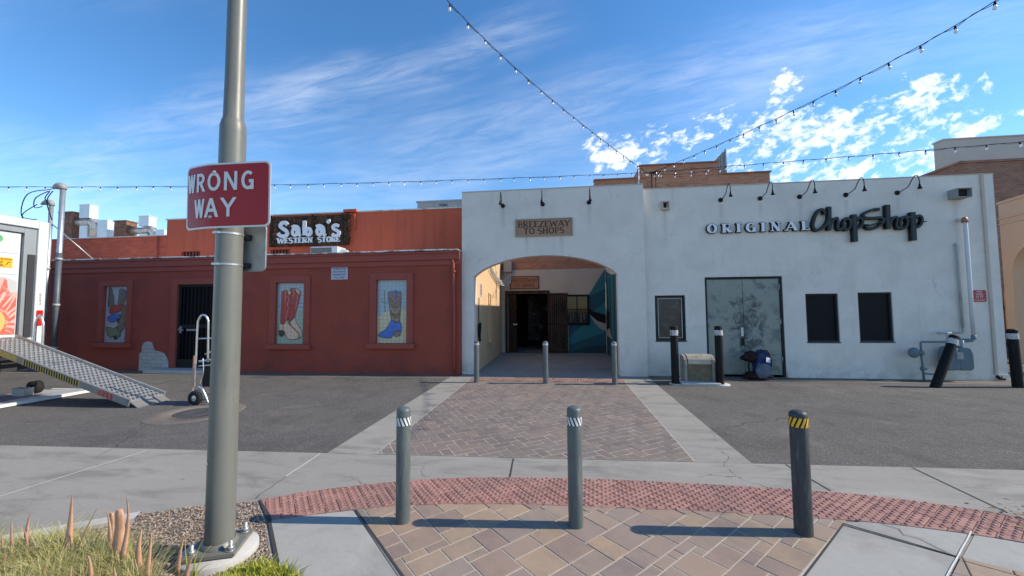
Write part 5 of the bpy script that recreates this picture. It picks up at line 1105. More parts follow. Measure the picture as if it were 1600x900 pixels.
for (x, y, l, pd, tl) in ((2.37, 8.53, 'upright black post with worn white band left of the utility box', .13, None), (3.26, 8.54, 'upright black post with worn white band right of the utility box', .19, None),
                      (7.26, 8.62, 'black post leaning hard to the right in front of the gas meter', None, (R(-6), R(27.0), 0)), (8.82, 8.76, 'black post with white band standing upright past the corner of the white shop', None, (0, R(-1.5), 0))):
    H_ = 1.22 if tl is None else 1.16
    post('black_post', .078, H_, 'bollard_black', [(H_-.20, H_-.09, 'tape_worn', 'tape_black', 'plain')], l, G3, (x, y, 0 if not tl else -.02), .35, tl, pd, 'bollard')
# tubular box between the posts
ub = thing('utility_box', (2.85, 8.75, 0), 'low stained utility box with rounded top between two black posts', 'utility box')
prof = [(0,0),(0,.36),(.025,.45),(.08,.51),(.16,.54),(.30,.54),(.30,0)]
b = MB(); b.prism([(p[0]*.95+.012, p[1]*.97) for p in prof], lambda u, v: (2.64, 8.62+u, v+.05), (.50, 0, 0)); b.build('front', 'utility_front', ub, bevel=.008)
for x in (2.575, 3.142):
    b = MB(); b.prism(prof, lambda u, v: (x, 8.60+u, v+.05), (.062, 0, 0)); b.build('end_panel', 'utility_tan', ub, bevel=.01)
b = MB(); b.prism([(.0,.36),(.025,.455),(.08,.515),(.16,.545),(.30,.545),(.30,.52),(.16,.52),(.1,.49),(.04,.44),(.012,.36)], lambda u, v: (2.66, 8.605+u, v+.05), (.48, 0, 0)); b.build('hood', 'utility_tan', ub)
b = MB(); b.box((2.46, 8.42, 0), (3.24, 8.98, .05)); b.build('pad', 'concrete_pad', ub, bevel=.01)

# ================================================================== NEIGHBOUR ON THE RIGHT
nb = thing('arcade_building', (12.6, 12.0, 0), 'tan stucco arcade wall with arched opening at the far right edge', 'building')
A0 = Vector((12.61, 12.67, 0)); dr_ = Vector((-.235, -.972, 0)).normalized(); nr_ = Vector((-dr_.y, dr_.x, 0))*1.0
if nr_.x < 0: nr_ = -nr_
f3 = lambda u, v: A0+dr_*u+Vector((0, 0, v))
b = MB(); L_ = 2.4; c0, rr, zs_ = 1.10, .80, 2.46
def wz(u): 
    return zs_+math.sqrt(max(0, rr*rr-(u-c0)**2)) if abs(u-c0) < rr else None
us = [0, c0-rr]+[c0-rr*math.cos(math.pi*k/20) for k in range(1, 20)]+[c0+rr, L_]
top = 4.50
for off in (0, .45):
    for i in range(len(us)-1):
        u0, u1 = us[i], us[i+1]; inside = c0-rr <= (u0+u1)/2 <= c0+rr
        z0 = (wz(u0) or zs_) if inside else 0; z1 = (wz(u1) or zs_) if inside else 0
        fq(b, [f3(u0,z0)+nr_*off, f3(u1,z1)+nr_*off, f3(u1,top)+nr_*off, f3(u0,top)+nr_*off])
        if off == 0 and inside: fq(b, [f3(u0,z0), f3(u1,z1), f3(u1,z1)+nr_*.45, f3(u0,z0)+nr_*.45])
for u in (0, L_): fq(b, [f3(u,0), f3(u,top), f3(u,top)+nr_*.45, f3(u,0)+nr_*.45])
for u in (c0-rr, c0+rr): fq(b, [f3(u,0), f3(u,zs_), f3(u,zs_)+nr_*.45, f3(u,0)+nr_*.45])
fq(b, [f3(0,top), f3(L_,top), f3(L_,top)+nr_*.45, f3(0,top)+nr_*.45]); b.build('arch_wall', 'tan_stucco', nb)
b = MB()
for z in (3.90, 4.06): b.prism([(0,z),(L_,z),(L_,z+.04),(0,z+.04)], lambda u, v: f3(u, v)-nr_*.03, nr_*.028)
b.prism([(-.01,top+.002),(L_,top+.002),(L_,top+.07),(-.01,top+.07)], lambda u, v: f3(u, v)-nr_*.03, nr_*.52); b.build('moulding', 'tan_stucco', nb)
bb = thing('far_brick_building', (14.2, 15.24, 0), 'dark weathered brick building rising behind the tan arcade wall', 'building')
b = MB(); b.box((14.12, 15.24, 0), (30, 30, 6.62)); b.build('wall', 'dark_brick', bb)
b = MB(); b.box((14.08, 15.20, 6.622), (30.1, 30, 6.70)); b.build('coping', 'dark_brick', bb)
b = MB(); b.box((12.9, 13.95, 0), (20, 14.3, 4.1)); b.build('low_wall', 'dark_brick', bb)
pb = thing('roof_parapet', (14.6, 16.5, 6.7), 'pale stucco roof block above the dark brick at the far right', 'building'); b = MB(); b.box((14.76, 16.5, 6.6), (34, 16.9, 7.98)); b.box((14.73, 16.47, 7.982), (34, 16.93, 8.03)); b.build('wall', 'pale_block', pb)
fe = thing('wooden_gate', (13.7, 13.3, 0), 'warm brown slatted wooden gate seen through the arch at the right edge', 'gate')
b = MB()
for k in range(16): b.box((13.24+k*.145, 13.30, .08), (13.24+k*.145+.11, 13.335, 1.98))
b.build('slats', 'wood_slats', fe); b = MB(); b.box((13.2, 13.337, 1.45), (15.6, 13.38, 1.60)); b.box((13.2, 13.337, .35), (15.6, 13.38, .5)); b.build('rail', 'wood_dark', fe)
ro = thing('rooftop_screen', (5.9, 15, 6.3), 'tilted grey rooftop screen at the right step of the brick parapet', 'roof screen')
b = MB(); b.obox((5.93, 15.0, 6.98), (.02, .35, 0), (.26, .0, 0), (0, 0, .34)); b.v[4] += Vector((0,0,-.35)); b.v[7] += Vector((0,0,-.35))
b = MB(); b.prism([(5.66,6.5),(6.18,6.5),(6.18,7.42),(6.12,7.42),(5.66,6.95)], lambda u, v: (u, 15.0, v), (0,.03,0)); b.build('panel', 'vent_grey', ro)
b = MB()
for k in range(6): x = 5.68+k*.09; b.box((x, 14.97, 6.5), (x+.02, 14.995, 6.95+k*.08))
b.box((6.17, 14.95, 6.3), (6.22, 15.05, 7.5)); b.build('frame', 'truck_frame', ro)

# ================================================================== STRING LIGHTS
def string(P0, PM, P1, n, t0, label, bs=1.0, twist=True):
    P0, PM, P1 = Vector(P0), Vector(PM), Vector(P1); C = 2*PM-(P0+P1)/2
    f = lambda t_: (1-t_)**2*P0+2*(1-t_)*t_*C+t_*t_*P1
    s = thing('string_lights', P0, label, 'string lights', 'festoon lights over the plaza')
    b = MB(); N_ = 80; b.tube([f(k/N_) for k in range(N_+1)], .0065, 5)
    if twist: b.tube([f(k/N_)+Vector((0, 0, .02*math.sin(k*.9)-.01)) for k in range(N_+1)], .0045, 4)
    b.build('cable', 'cable_black', s)
    # walk the curve for even spacing
    acc = [0]; prev = f(0)
    for k in range(1, 401): q = f(k/400); acc.append(acc[-1]+(q-prev).length); prev = q
    for i in range(n):
        tgt = acc[-1]*(t0+(1-t0)*(i+.5)/n); k = next(j for j in range(401) if acc[j] >= tgt); p = f(k/400)
        if i == 0:
            so_ = MB(); so_.lathe([(.006,.0),(.012,-.006),(.015,-.02),(.020,-.03),(.022,-.075),(.018,-.085)], (0,0,0), 10); socket = so_.build('socket', 'cable_black', None); socket.parent = s; socket.location = p-s.location
            bu_ = MB(); bu_.lathe([(.016,-.080),(.024,-.10),(.031,-.125),(.031,-.145),(.022,-.165),(0,-.172)], (0,0,0), 12)
            me_o = bu_.build('bulb', 'bulb', None); me_o.parent = socket; base = (socket, me_o)
        else:
            c = base[0].copy(); COL.objects.link(c); c.parent = s; c.location = p-s.location; d = base[1].copy(); COL.objects.link(d); d.parent = c
        (socket if i == 0 else c).scale = (.72,.72,.72); (socket if i == 0 else c).rotation_euler = (random.uniform(-.15, .15), random.uniform(-.15, .15), 0)
    return s
HUB = F(1020, 269, 13.3)
string(F(688,-12,5.3), F(856,150,8.6), F(1000,262,13.3), 18, .0, 'string of bulbs falling from the top centre of the sky towards the brick parapet')
string(F(1590,-22,5.4), F(1262,162,8.3), HUB, 19, .0, 'string of bulbs rising steeply from the brick parapet to the upper right corner')
string(F(-60,291,9.0), F(470,288,10.9), HUB, 42, .0, 'long nearly level string of bulbs above the red store')
string(F(1680,214,9.4), F(1345,243,11.1), HUB, 18, .0, 'string of bulbs sagging from the brick parapet over the white shop to the right edge')
string(F(1000,262,13.3), F(1018,271,13.25), HUB+Vector((.35,0,-.05)), 4, .0, 'short tangled length of bulbs bunched in front of the brick parapet', twist=False)
string(HUB, F(1060,272,13.0), F(1135,262,13.3), 5, .0, 'short drooping length of bulbs along the middle of the brick parapet', twist=False)
ms = thing('light_mast', (2.8, 13.3, 4.1), 'thin steel mast holding the bulb strings in front of the brick parapet', 'mast')
a_ = F(997,262,13.3); b = MB(); b.cyl((a_.x, 13.32, 4.1), (a_.x, 13.32, a_.z+.03), .035, n=10); b.build('post', 'galv', ms)
b = MB(); b.cyl((HUB.x-.05,13.35,4.1), (HUB.x-.03,13.35,HUB.z), .016, n=6); b.cyl((HUB.x+.12,13.35,4.1), (HUB.x+.1,13.35,HUB.z), .016, n=6); b.box((HUB.x-.12,13.3,HUB.z-.03),(HUB.x+.16,13.36,HUB.z+.02)); b.build('bracket', 'cable_black', ms)

# ================================================================== LAMP POLE AND ITS SIGNS
PC = Vector((-2.235, 2.345, 0))
lp = thing('lamp_pole', PC, 'tall grey green lamp pole with bolted base in the gravel', 'lamp pole')
b = MB(); b.lathe([(.083,.085),(.0775,2.83),(.077,2.87),(.070,2.905),(.061,2.93),(.058,3.2),(.052,6.2)], PC, 40); b.build('shaft', 'pole_paint', lp)
b = MB(); b.obox(PC+Vector((0,0,.075)), Vector((.135,.05,0)), Vector((-.05,.135,0)), (0,0,.012)); b.build('base_plate', 'pole_paint', lp, bevel=.004)
b = MB(); b.lathe([(.105,.088),(.10,.10),(.086,.115)], PC, 32); b.build('weld_collar', 'pole_paint', lp)
for sx in (-1, 1):
    for sy in (-1, 1):
        q = PC+Vector((.135,.05,0))*.74*sx+Vector((-.05,.135,0))*.74*sy; b = MB(); b.cyl(q+Vector((0,0,.02)), q+Vector((0,0,.150)), .011, n=10); b.cyl(q+Vector((0,0,.088)), q+Vector((0,0,.093)), .026, n=16); b.cyl(q+Vector((0,0,.094)), q+Vector((0,0,.116)), .020, n=6); b.build('anchor_bolt', 'steel_bolt', lp)
b = MB(); b.lathe([(.218,.005),(.218,.045),(.212,.055),(0,.058)], PC, 40); b.build('footing', 'footing', lp)
for py, nm in ((363, 1), (412, 2)):
    z = F(354, py, 2.27).z; b = MB(); b.lathe([(.0805,-.006),(.0825,-.006),(.0825,.006),(.0805,.006)], PC+Vector((0,0,z)), 32, smooth=False); b.obox(PC+Vector((-.02,-.086,z)), (.022,0,0), (0,.006,0), (0,0,.007)); b.build('strap', 'galv', lp)
for z in (.62,): b = MB(); b.cyl(PC+Vector((-.03,-.078,z)), PC+Vector((-.032,-.086,z)), .006, n=8); b.build('rivet', 'galv', lp)
# WRONG WAY sign: face towards the camera, left third bent back
SY = 2.235
tl, tr, blc = F(290.5, 253, SY+.05), F(424, 253, SY), F(343, 353, SY)
sx0 = F(289, 300, SY+.03).x; sx1 = F(422, 300, SY).x; z0 = F(400, 354, SY).z; z1 = F(400, 252, SY).z; SW = sx1-sx0; SH = z1-z0
def bend(u, v, o=0.0):
    """u 0..1 across, v 0..1 up; o out towards the viewer"""
    x = sx0+u*SW; k = max(0, .36-u)/.36; y = SY+.055*k**1.4; tilt = -.006*v
    return (x+.0*k, y-o+tilt+.012*(u-.5), z0+v*SH)
ws_ = thing('wrong_way_sign', (sx0+SW/2, SY, z0), 'red and white sign with large letters bent round the grey lamp pole', 'sign')
def rrect(u0, u1, v0, v1, ru, rv, n=6):
    q = []
    for cu, cv_, a0 in ((u1-ru, v1-rv, 0), (u0+ru, v1-rv, 90), (u0+ru, v0+rv, 180), (u1-ru, v0+rv, 270)): q += arc(cu, cv_, ru, rv, a0, a0+90, n)
    return q
def bentplate(b, u0, u1, v0, v1, ru, rv, o, th, mi=0):
    xs = sorted(set([u0]+[u0+ru*(1-math.cos(R(9*k))) for k in range(1, 11)]+[u0+(u1-u0)*k/40 for k in range(1, 40)]+[u1-ru*(1-math.cos(R(9*k))) for k in range(1, 11)]+[u1])); xs = [x for x in xs if u0 <= x <= u1]
    def ext(u):
        d = ru-min(u-u0, u1-u); c_ = rv*(1-math.sqrt(max(0, 1-(d/ru)**2))) if d > 0 else 0; return v0+c_, v1-c_
    for i in range(len(xs)-1):
        a, c = xs[i], xs[i+1]; (a0, a1), (c0_, c1_) = ext(a), ext(c)
        P = [bend(a,a0,o), bend(c,c0_,o), bend(c,c1_,o), bend(a,a1,o)]; Q = [bend(a,a0,o-th), bend(c,c0_,o-th), bend(c,c1_,o-th), bend(a,a1,o-th)]
        b.add(P+Q, [(0,1,2,3),(4,7,6,5),(0,4,5,1),(3,2,6,7)]+([(0,3,7,4)] if i == 0 else [])+([(1,5,6,2)] if i == len(xs)-2 else []), mi, False)
b = MB(); bentplate(b, 0, 1, 0, 1, .06, .08, 0, .003); b.build('panel', 'sign_white', ws_)
b = MB(); bentplate(b, .020, .980, .027, .973, .050, .066, .0016, .0012); b.build('red_field', 'sign_red', ws_)
b = MB(); r0x, r1x = 80, 690
def place_sans(ch, xa, xb, ya, yb_):
    ua, ub = (xa-r0x)/(r1x-r0x), (xb-r0x)/(r1x-r0x); va, vb = (511-yb_)/453, (511-ya)/453
    wd, strokes = GL[ch]; xs = [p[0] for st_ in strokes for p in st_[0]]; m0, m1 = min(xs), max(xs); hh_ = (vb-va)*SH; ww = (ub-ua)*SW; t_ = (.14 if ch == 'W' else .165)*hh_; kk = 0
    for pts, *_ in strokes:
        kk += 1; P = []
        for p in pts:
            x = t_*.5+(p[0]-m0)/(m1-m0)*(ww-t_); y = t_*.5+p[1]*(hh_-t_)
            P.append((x, y))
        fb = lambda u, v: bend(ua+u/SW, va+v/SH, .0045)
        if len(pts) == 2 and abs(pts[0][1]-pts[1][1]) > .3:
            q0, q1 = [(p[0], (hh_ if o_[1] > .8 else 0 if o_[1] < .2 else p[1])) for p, o_ in zip(P, pts)]
            slant(b, q0, q1, t_, fb, (0, .0012, 0), .0003*kk, n=8)
        else:
            if len(P) == 2: P = [(P[0][0]+(P[1][0]-P[0][0])*k/8, P[0][1]+(P[1][1]-P[0][1])*k/8) for k in range(9)]
            ribbon(b, P, t_, fb, (0, .0012, 0), .0003*kk, 0, None, .00001)
for ch, xa, xb in (('W',97,168),('R',182,256),('O',274,362),('N',387,474),('G',502,592)): place_sans(ch, xa, xb, 122, 252)
for ch, xa, xb in (('W',163,252),('A',252,352),('Y',364,470)): place_sans(ch, xa, xb, 303, 435)
b.build('lettering', 'sign_white', ws_)
for (px, py) in ((320,122),(297,432)):
    u_, v_ = (px-r0x)/(r1x-r0x), (511-py)/453; q = Vector(bend(u_, v_, .003)); b = MB(); b.lathe([(.014,0),(.013,-.003),(.007,-.004),(.007,-.010),(0,-.011)], q, 12, axis='y'); b.build('bolt', 'galv', ws_)
# the second plate, seen from behind
bs = thing('backward_sign', (-1.95, 2.43, 1.9), 'grey back of a smaller plate strapped behind the pole under the red sign', 'sign')
c0_, c1_ = F(352, 350, 2.45), F(414.5, 424.5, 2.40); x0, x1, z1_, z0_ = c0_.x, c1_.x, F(400,352,2.42).z, F(400,424.5,2.42).z
b = MB(); q = rrect(x0, x1, z0_, z1_, .035, .035); f3 = lambda u, v: (u, 2.455-.05*(u-x0)/(x1-x0), v); b.prism(q, f3, (0, .003, 0)); b.build('plate', 'sign_back', bs)
b = MB(); q2 = rrect(x0+.004, x1-.004, z0_+.004, z1_-.004, .033, .033); P3 = [Vector(f3(*p))+Vector((0,-.003,0)) for p in q2]; b.tube(P3, .0035, 6, closed=True); b.build('rim', 'sign_back', bs)
for z in (F(354,363,2.27).z-.012, F(354,412,2.27).z): b = MB(); b.box((PC.x+.055, 2.40, z-.018), (PC.x+.10, 2.44, z+.018)); b.build('bracket', 'vent_dark', bs)

# ================================================================== DELIVERY TRUCK WITH RAMP
TX, TY0, TY1, TZ0, TZ1 = -10.55, 4.2, 6.68, 1.02, 3.47
tk = thing('delivery_truck', (-14, 5.4, 0), 'white delivery truck with fruit picture on its closed roller door', 'truck')
b = MB(); b.box((TX-6.6, TY0, TZ0-.1), (TX-.13, TY1-.04, TZ1-.05)); b.build('box_body', 'truck_white', tk, bevel=.02)
b = MB(); x0 = TX-.12; x1 = TX
b.box((x0, TY1-.16, .80), (x1, TY1, TZ1-.001)); b.box((x0, TY0, .80), (x1, TY0+.16, TZ1-.001)); b.box((x0, TY0+.161, TZ1-.16), (x1, TY1-.161, TZ1-.002)); b.box((x0, TY0+.161, .98), (x1-.02, TY1-.161, 1.10)); b.build('rear_frame', 'truck_white', tk, bevel=.012)
b = MB(); b.box((x0+.02, TY1-.34, 1.10), (x0+.08, TY1-.161, TZ1-.161)); b.box((x0+.02, TY0+.161, TZ1-.28), (x0+.08, TY1-.341, TZ1-.161)); b.build('inner_frame', 'truck_frame', tk, bevel=.006)
b = MB(); b.box((x0+.081, TY1-.285, 1.12), (x0+.10, TY1-.18, TZ1-.70)); b.build('recess_shade_slab', 'truck_dark', tk)  # raised dark slab stands in for the shade inside a recess
dz0, dz1 = 1.12, TZ1-.30; DY1 = TY1-.37
b = MB(); n_ = 5
for k in range(n_): b.box((x0+.01, TY0+.17, dz0+(dz1-dz0)*k/n_+.003), (x0+.04, DY1, dz0+(dz1-dz0)*(k+1)/n_-.001))
rd_ = b.build('roller_door', 'truck_white', tk, bevel=.002)
xd = x0+.043
def dp(o): return lambda u, v: (xd+o, u, v)
b = MB()
b.prism([(TY0+.2,1.9),(DY1-.02,1.9),(DY1-.02,2.22),(DY1-.2,2.30),(DY1-.5,2.22),(TY0+.2,2.30)], dp(0), (-.002,0,0), 3)
b.prism([(TY0+.2,1.18),(DY1-.015,1.18),(DY1-.015,2.02),(DY1-.09,1.98),(DY1-.14,2.06),(DY1-.165,2.24),(DY1-.20,2.26),(DY1-.30,2.12),(DY1-.36,2.06),(DY1-.5,2.10),(DY1-.8,2.2),(DY1-1.2,2.1),(TY0+.2,1.9)], dp(.003), (-.002,0,0), 0)
c_ = (DY1-.42, 1.45)
for k in range(16):
    a = R(135-k*12.5); r1, r2 = .30+.02*(k % 3), .52+.10*((k*7) % 3); P_ = [(c_[0]+r_*math.cos(a+da), c_[1]+r_*1.15*math.sin(a+da)) for r_, da in ((r1, 0), (r2, .10), (r2+.03, .04), (r2, -.01), (r1, -.07))]
    P_ = [(min(p[0], DY1-.02), max(p[1], 1.19)) for p in P_]; b.prism(P_, dp(.0045+.0002*(k % 3)), (-.001,0,0), 1)
b.prism([(min(c_[0]+.27*math.cos(R(a)), DY1-.02), max(c_[1]-.02+.29*math.sin(R(a)), 1.19)) for a in range(0, 360, 12)], dp(.006), (-.001,0,0), 2)
b.prism([(DY1-.335,2.48),(DY1-.10,2.48),(DY1-.10,2.67),(DY1-.335,2.67)], dp(.004), (-.002,0,0), 4)
b.build('fruit_picture', ['graphic_red', 'graphic_pink', 'graphic_orange', 'graphic_cloud', 'sticker'], rd_)
b = MB(); f_t = lambda u, v: (xd+.0055, DY1-.205+u*.85, v+.245)
font_text(b, 'CAUTION', .034, lambda u, v: f_t(u, 2.375+v), None, bold=.001)
for (u0, u1, v) in ((-.13,-.02,2.34),(-.13,-.04,2.31),(-.13,-.03,2.28),(-.13,.0,2.255)): b.prism([(u0,v),(u1,v),(u1,v+.012),(u0,v+.012)], f_t, (-.0008,0,0))
b.tube([(xd+.006,DY1-.19,2.53),(xd+.006,DY1-.16,2.58),(xd+.006,DY1-.13,2.59)], .006, 5)
b.build('caution_lettering', 'black_metal', rd_)
b = MB(); ribbon(b, [(DY1-.335+.07*math.cos(R(a)), 3.03+.06*math.sin(R(a))) for a in range(0, 361, 15)], .032, dp(.004), (-.002,0,0)); ribbon(b, [(DY1-.50,2.96),(DY1-.50,3.10)], .04, dp(.004), (-.002,0,0)); b.prism([(DY1-.60,2.62),(DY1-.385,2.62),(DY1-.40,2.72),(DY1-.60,2.74)], dp(.004), (-.002,0,0)); b.build('green_lettering', 'graphic_green', rd_)
b = MB()
for k, c_ in enumerate((0, 1, 0, 1, 0)): b.box((xd, DY1-.02-.24*k-.22, 1.135), (xd+.006, DY1-.02-.24*k, 1.175), c_)
b.build('reflective_strip', ['reflector_white', 'tail_red'], rd_)
b = MB(); b.box((TX-.02, TY0+.1, .88), (TX+.12, TY1-.15, .975)); b.box((TX-.02,TY0+.1,.70),(TX+.02,TY1-.2,.76))
for k in range(8): b.box((TX-.02, TY0+.3+k*.28, .761), (TX+.02, TY0+.33+k*.28, .879))
b.build('rear_bumper', 'truck_frame', tk, bevel=.006)
for z in (1.34, 1.51):
    b = MB(); b.prism(rrect(TY1-.13, TY1-.035, z, z+.14, .02, .02), lambda u, v: (TX+.016, u, v), (-.015,0,0)); b.build('tail_light', 'tail_red', tk)
b = MB(); b.box((TX+.001, TY1-.115, 1.74), (TX+.006, TY1-.055, 2.0)); np_ = b.build('number_label', 'tape_white', tk)
b = MB()
for k, ch in enumerate('0093'): font_text(b, ch, .05, lambda u, v, k=k: (TX+.0075, TY1-.085+u, 1.945-k*.062+v), None, bold=.001)
b.build('numbers', 'black_metal', np_)
b = MB(); b.box((TX-.25, TY1-.2, .62), (TX-.02, TY1-.02, .98)); b.box((TX-.3, TY1-.55, .45), (TX-.24, TY1-.05, .90)); b.build('mud_flap', 'truck_dark', tk)
b = MB(); b.box((TX-6.5, TY0+.6, .65), (TX-.3, TY0+.72, .90)); b.box((TX-6.5, TY1-.75, .65), (TX-.3, TY1-.63, .90)); b.box((TX-8.3,TY0+.5,.5),(TX-6.6,TY1-.5,.9)); b.build('chassis', 'truck_dark', tk)
for (wx_, wy) in ((TX-1.6, TY1-.30), (TX-1.6, TY0+.30), (TX-7.4, TY1-.3), (TX-7.4, TY0+.3)):
    b = MB(); b.lathe([(.28,-.12),(.44,-.13),(.48,-.09),(.48,.09),(.44,.13),(.28,.12)], (wx_, wy, .48), 36, axis='y'); w_ = b.build('wheel', 'rubber', tk); b = MB(); b.lathe([(.28,-.10),(.27,-.05),(.12,-.03),(0,-.08)], (wx_, wy, .48), 24, axis='y'); b.lathe([(.28,.10),(.27,.05),(.12,.03),(0,.08)], (wx_, wy, .48), 24, axis='y'); b.build('rim', 'galv_white', w_)
b = MB(); b.prism([(0,.55),(0,2.9),(-.55,2.85),(-1.3,2.3),(-1.6,1.5),(-2.1,1.35),(-2.15,.55)], lambda u, v: (TX-6.75+u, TY0+.08, v), (0, TY1-TY0-.2, 0)); b.build('cab', 'truck_white', tk, bevel=.06)
# lowered platform under the tail
b = MB(); b.box((TX+.02, TY0+.05, .015), (-9.38, TY1-.03, .045)); tp = b.build('lift_platform', 'liftgate', tk, bevel=.004)
b = MB(); b.box((-9.378, TY0+.03, .012), (-9.30, TY1-.01, .062)); b.box((TX+.3, TY1-.029, .012), (-9.38, TY1+.03, .062)); b.build('platform_edge', 'reflector_white', tp, bevel=.004)
b = MB(); b.box((TX+.15, TY0+.2, .0465), (-9.75, TY1-.4, .050)); b.build('worn_tread', 'ramp_side', tp)
b = MB(); b.box((TX+.35, TY1-.62, .05), (TX+.62, TY1-.48, .19)); b.build('hinge_block', 'truck_frame', tp); 
b = MB(); b.lathe([(.04,-.06),(.12,-.06),(.12,.06),(.04,.06)], (TX+.45, TY1-.36, .165), 20, axis='y'); b.build('roller', 'rubber', tp)
# walk ramp
R0 = Vector((-7.07, 5.95, .035)); R1 = Vector((TX+.05, 5.95, 1.10)); rd0 = (R1-R0); Lr = rd0.length; rx = rd0.normalized(); ry = Vector((0, 1, 0)); rz = rx.cross(ry)
if rz.z < 0: rz = -rz
rp = thing('walk_ramp', R0, 'long perforated aluminium ramp sloping down from the truck to the asphalt', 'ramp')
hw = .27; b = MB()
def rpn(s_, t_, h): return R0+rx*s_+ry*t_+rz*h
for sgn in (-1, 1):
    b = MB(); c = rpn(Lr/2+.05, sgn*(hw+.015), .015); b.obox(c, rx*(Lr/2-.05), ry*.012, rz*(.075 if sgn > 0 else .06)); sr = b.build('side_rail', 'ramp_alu' if sgn > 0 else 'ramp_side', rp, bevel=.003)
    if sgn < 0:
        b = MB(); yy = -(hw+.029)
        def seg(s0, s1, n, m0):
            for k in range(n):
                a0 = s0+(s1-s0)*k/n; a1 = a0+(s1-s0)/n*.55; P = [rpn(a0,yy,-.035), rpn(a1,yy,-.035), rpn(a1+.02,yy,.055), rpn(a0+.02,yy,.055)]; b.add(P+[p+Vector((0,.0015,0)) for p in P], [(0,1,2,3),(4,7,6,5),(0,4,5,1),(1,5,6,2),(2,6,7,3),(3,7,4,0)], m0)
        b.obox(rpn(1.75,yy+.002,.01), rx*.62, ry*.0008, rz*.047, 0); b.obox(rpn(2.75,yy+.002,.01), rx*.25, ry*.0008, rz*.047, 0); seg(1.15, 2.35, 22, 1); b.obox(rpn(3.35,yy+.002,.01), rx*.3, ry*.0008, rz*.047, 2); seg(3.05, 3.6, 9, 1); seg(.42, .75, 4, 3)
        b.build('warning_tape', ['yellow_old', 'tape_black', 'blue_old', 'tail_red'], sr)
b = MB()
for k in range(9): t_ = -hw+.02+k*(2*hw-.04)/8; b.obox(rpn(Lr/2+.06, t_, .028), rx*(Lr/2-.08), ry*.006, rz*.012)
nb_ = 30
for k in range(nb_): s_ = .12+k*(Lr-.2)/nb_; b.obox(rpn(s_, 0, .036), rx*.014, ry*hw, rz*.008)
for k in range(nb_*2):
    for j in range(8):
        t_ = -hw+.05+j*(2*hw-.1)/7; s_ = .15+k*(Lr-.2)/(nb_*2); b.obox(rpn(s_, t_+.012*((k % 2)*2-1), .046), rx*.014, ry*.011, rz*.006)
b.build('tread_grating', 'ramp_alu', rp)
b = MB(); b.obox(rpn(Lr/2+.06, 0, .004), rx*(Lr/2-.1), ry*hw, rz*.003); b.build('grating_shade_plate', 'truck_dark', rp)  # dark sheet stands in for the shade seen through the grating holes
b = MB(); b.prism([(-.06,-.03),(.14,.0),(.14,.03),(-.06,-.022)], lambda u, v: rpn(u, -hw, v+.01), (0, 2*hw, 0)); b.build('lip', 'ramp_side', rp)
b = MB(); q0 = rpn(Lr-.62, hw+.05, .0); q1 = rpn(Lr-.42, hw+.05, .0); 
b.tube(catmull([q0, q0+Vector((0,0,.35)), q0+Vector((-.02,0,.50)), (q0+q1)/2+Vector((0,0,.60)), q1+Vector((.02,0,.46)), q1+Vector((0,0,.30)), q1+Vector((0,0,-.1))], 6), .021, 10); b.build('hand_hoop', 'aluminium', rp)
ch = thing('safety_chain', (-10.2, 6.6, .8), 'short rusty chain running from the truck corner down to the ramp rail', 'chain')
b = MB(); A_, B_ = Vector((TX+.02, TY1-.08, .95)), rpn(Lr-1.5, hw+.02, .06)
for k in range(26):
    p = A_.lerp(B_, k/25)+Vector((0,0,-.10*math.sin(math.pi*k/25))); d = (B_-A_).normalized(); o_ = Vector((0,0,1)).cross(d).normalized() if k % 2 else Vector((0,0,1)); b.tube([p+d*.028*math.cos(a)+o_*.016*math.sin(a) for a in [2*math.pi*j/10 for j in range(10)]], .006, 5, closed=True)
b.build('links', 'rust', ch)

# ================================================================== HAND TRUCK
ht = thing('hand_truck', (-6.1, 5.92, 0), 'silver aluminium hand truck with looped handle standing beside the manhole', 'hand truck')
HX, HY = -6.21, 5.95
b = MB(); lp_ = [(HX-.045,HY,.20),(HX-.03,HY,.75),(HX-.02,HY,1.36),(HX+.0,HY,1.46),(HX+.05,HY,1.53),(HX+.105,HY+.01,1.53),(HX+.15,HY+.02,1.46),(HX+.165,HY+.02,1.36),(HX+.16,HY+.04,.72)]; b.tube(catmull(lp_, 5), .017, 10); b.build('loop_handle', 'aluminium', ht)
b = MB(); b.tube([(HX+.0,HY,1.13),(HX+.16,HY+.02,1.135),(HX+.36,HY+.12,1.13)], .013, 8); b.tube([(HX+.03,HY,.74),(HX+.30,HY+.15,.78)], .02, 8); b.tube([(HX+.12,HY+.02,.86),(HX+.40,HY+.20,1.02)], .014, 8); b.tube([(HX+.02,HY,.66),(HX+.28,HY+.15,.68)], .013, 8); b.build('crossbar', 'aluminium', ht)
b = MB(); b.tube(catmull([(HX+.03,HY+.01,.30),(HX+.09,HY,.30),(HX+.16,HY,.20),(HX+.22,HY+.01,.05)],5), .018, 8); b.tube([(HX+.36,HY+.2,1.14),(HX+.34,HY+.2,.1)], .017, 8); b.tube(catmull([(HX+.10,HY,.80),(HX+.13,HY-.01,.55),(HX+.05,HY,.34)],5), .008, 6); b.build('frame', 'aluminium', ht)
b = MB(); b.obox((HX-.055,HY-.005,.52), (.012,0,0), (0,.02,0), (.006,0,.32)); b.build('rail_guard', 'leaf_brown', ht)
b = MB(); b.box((HX+.06, HY+.03, .30), (HX+.30, HY+.30, .66)); b.build('folded_deck', 'black_metal', ht, bevel=.02)
b = MB(); b.box((HX-.07, HY-.03, .19), (HX+.06, HY+.06, .25)); b.cyl((HX-.01,HY+.0,.13),(HX-.01,HY+.42,.13),.014,n=10); b.build('axle', 'galv', ht)
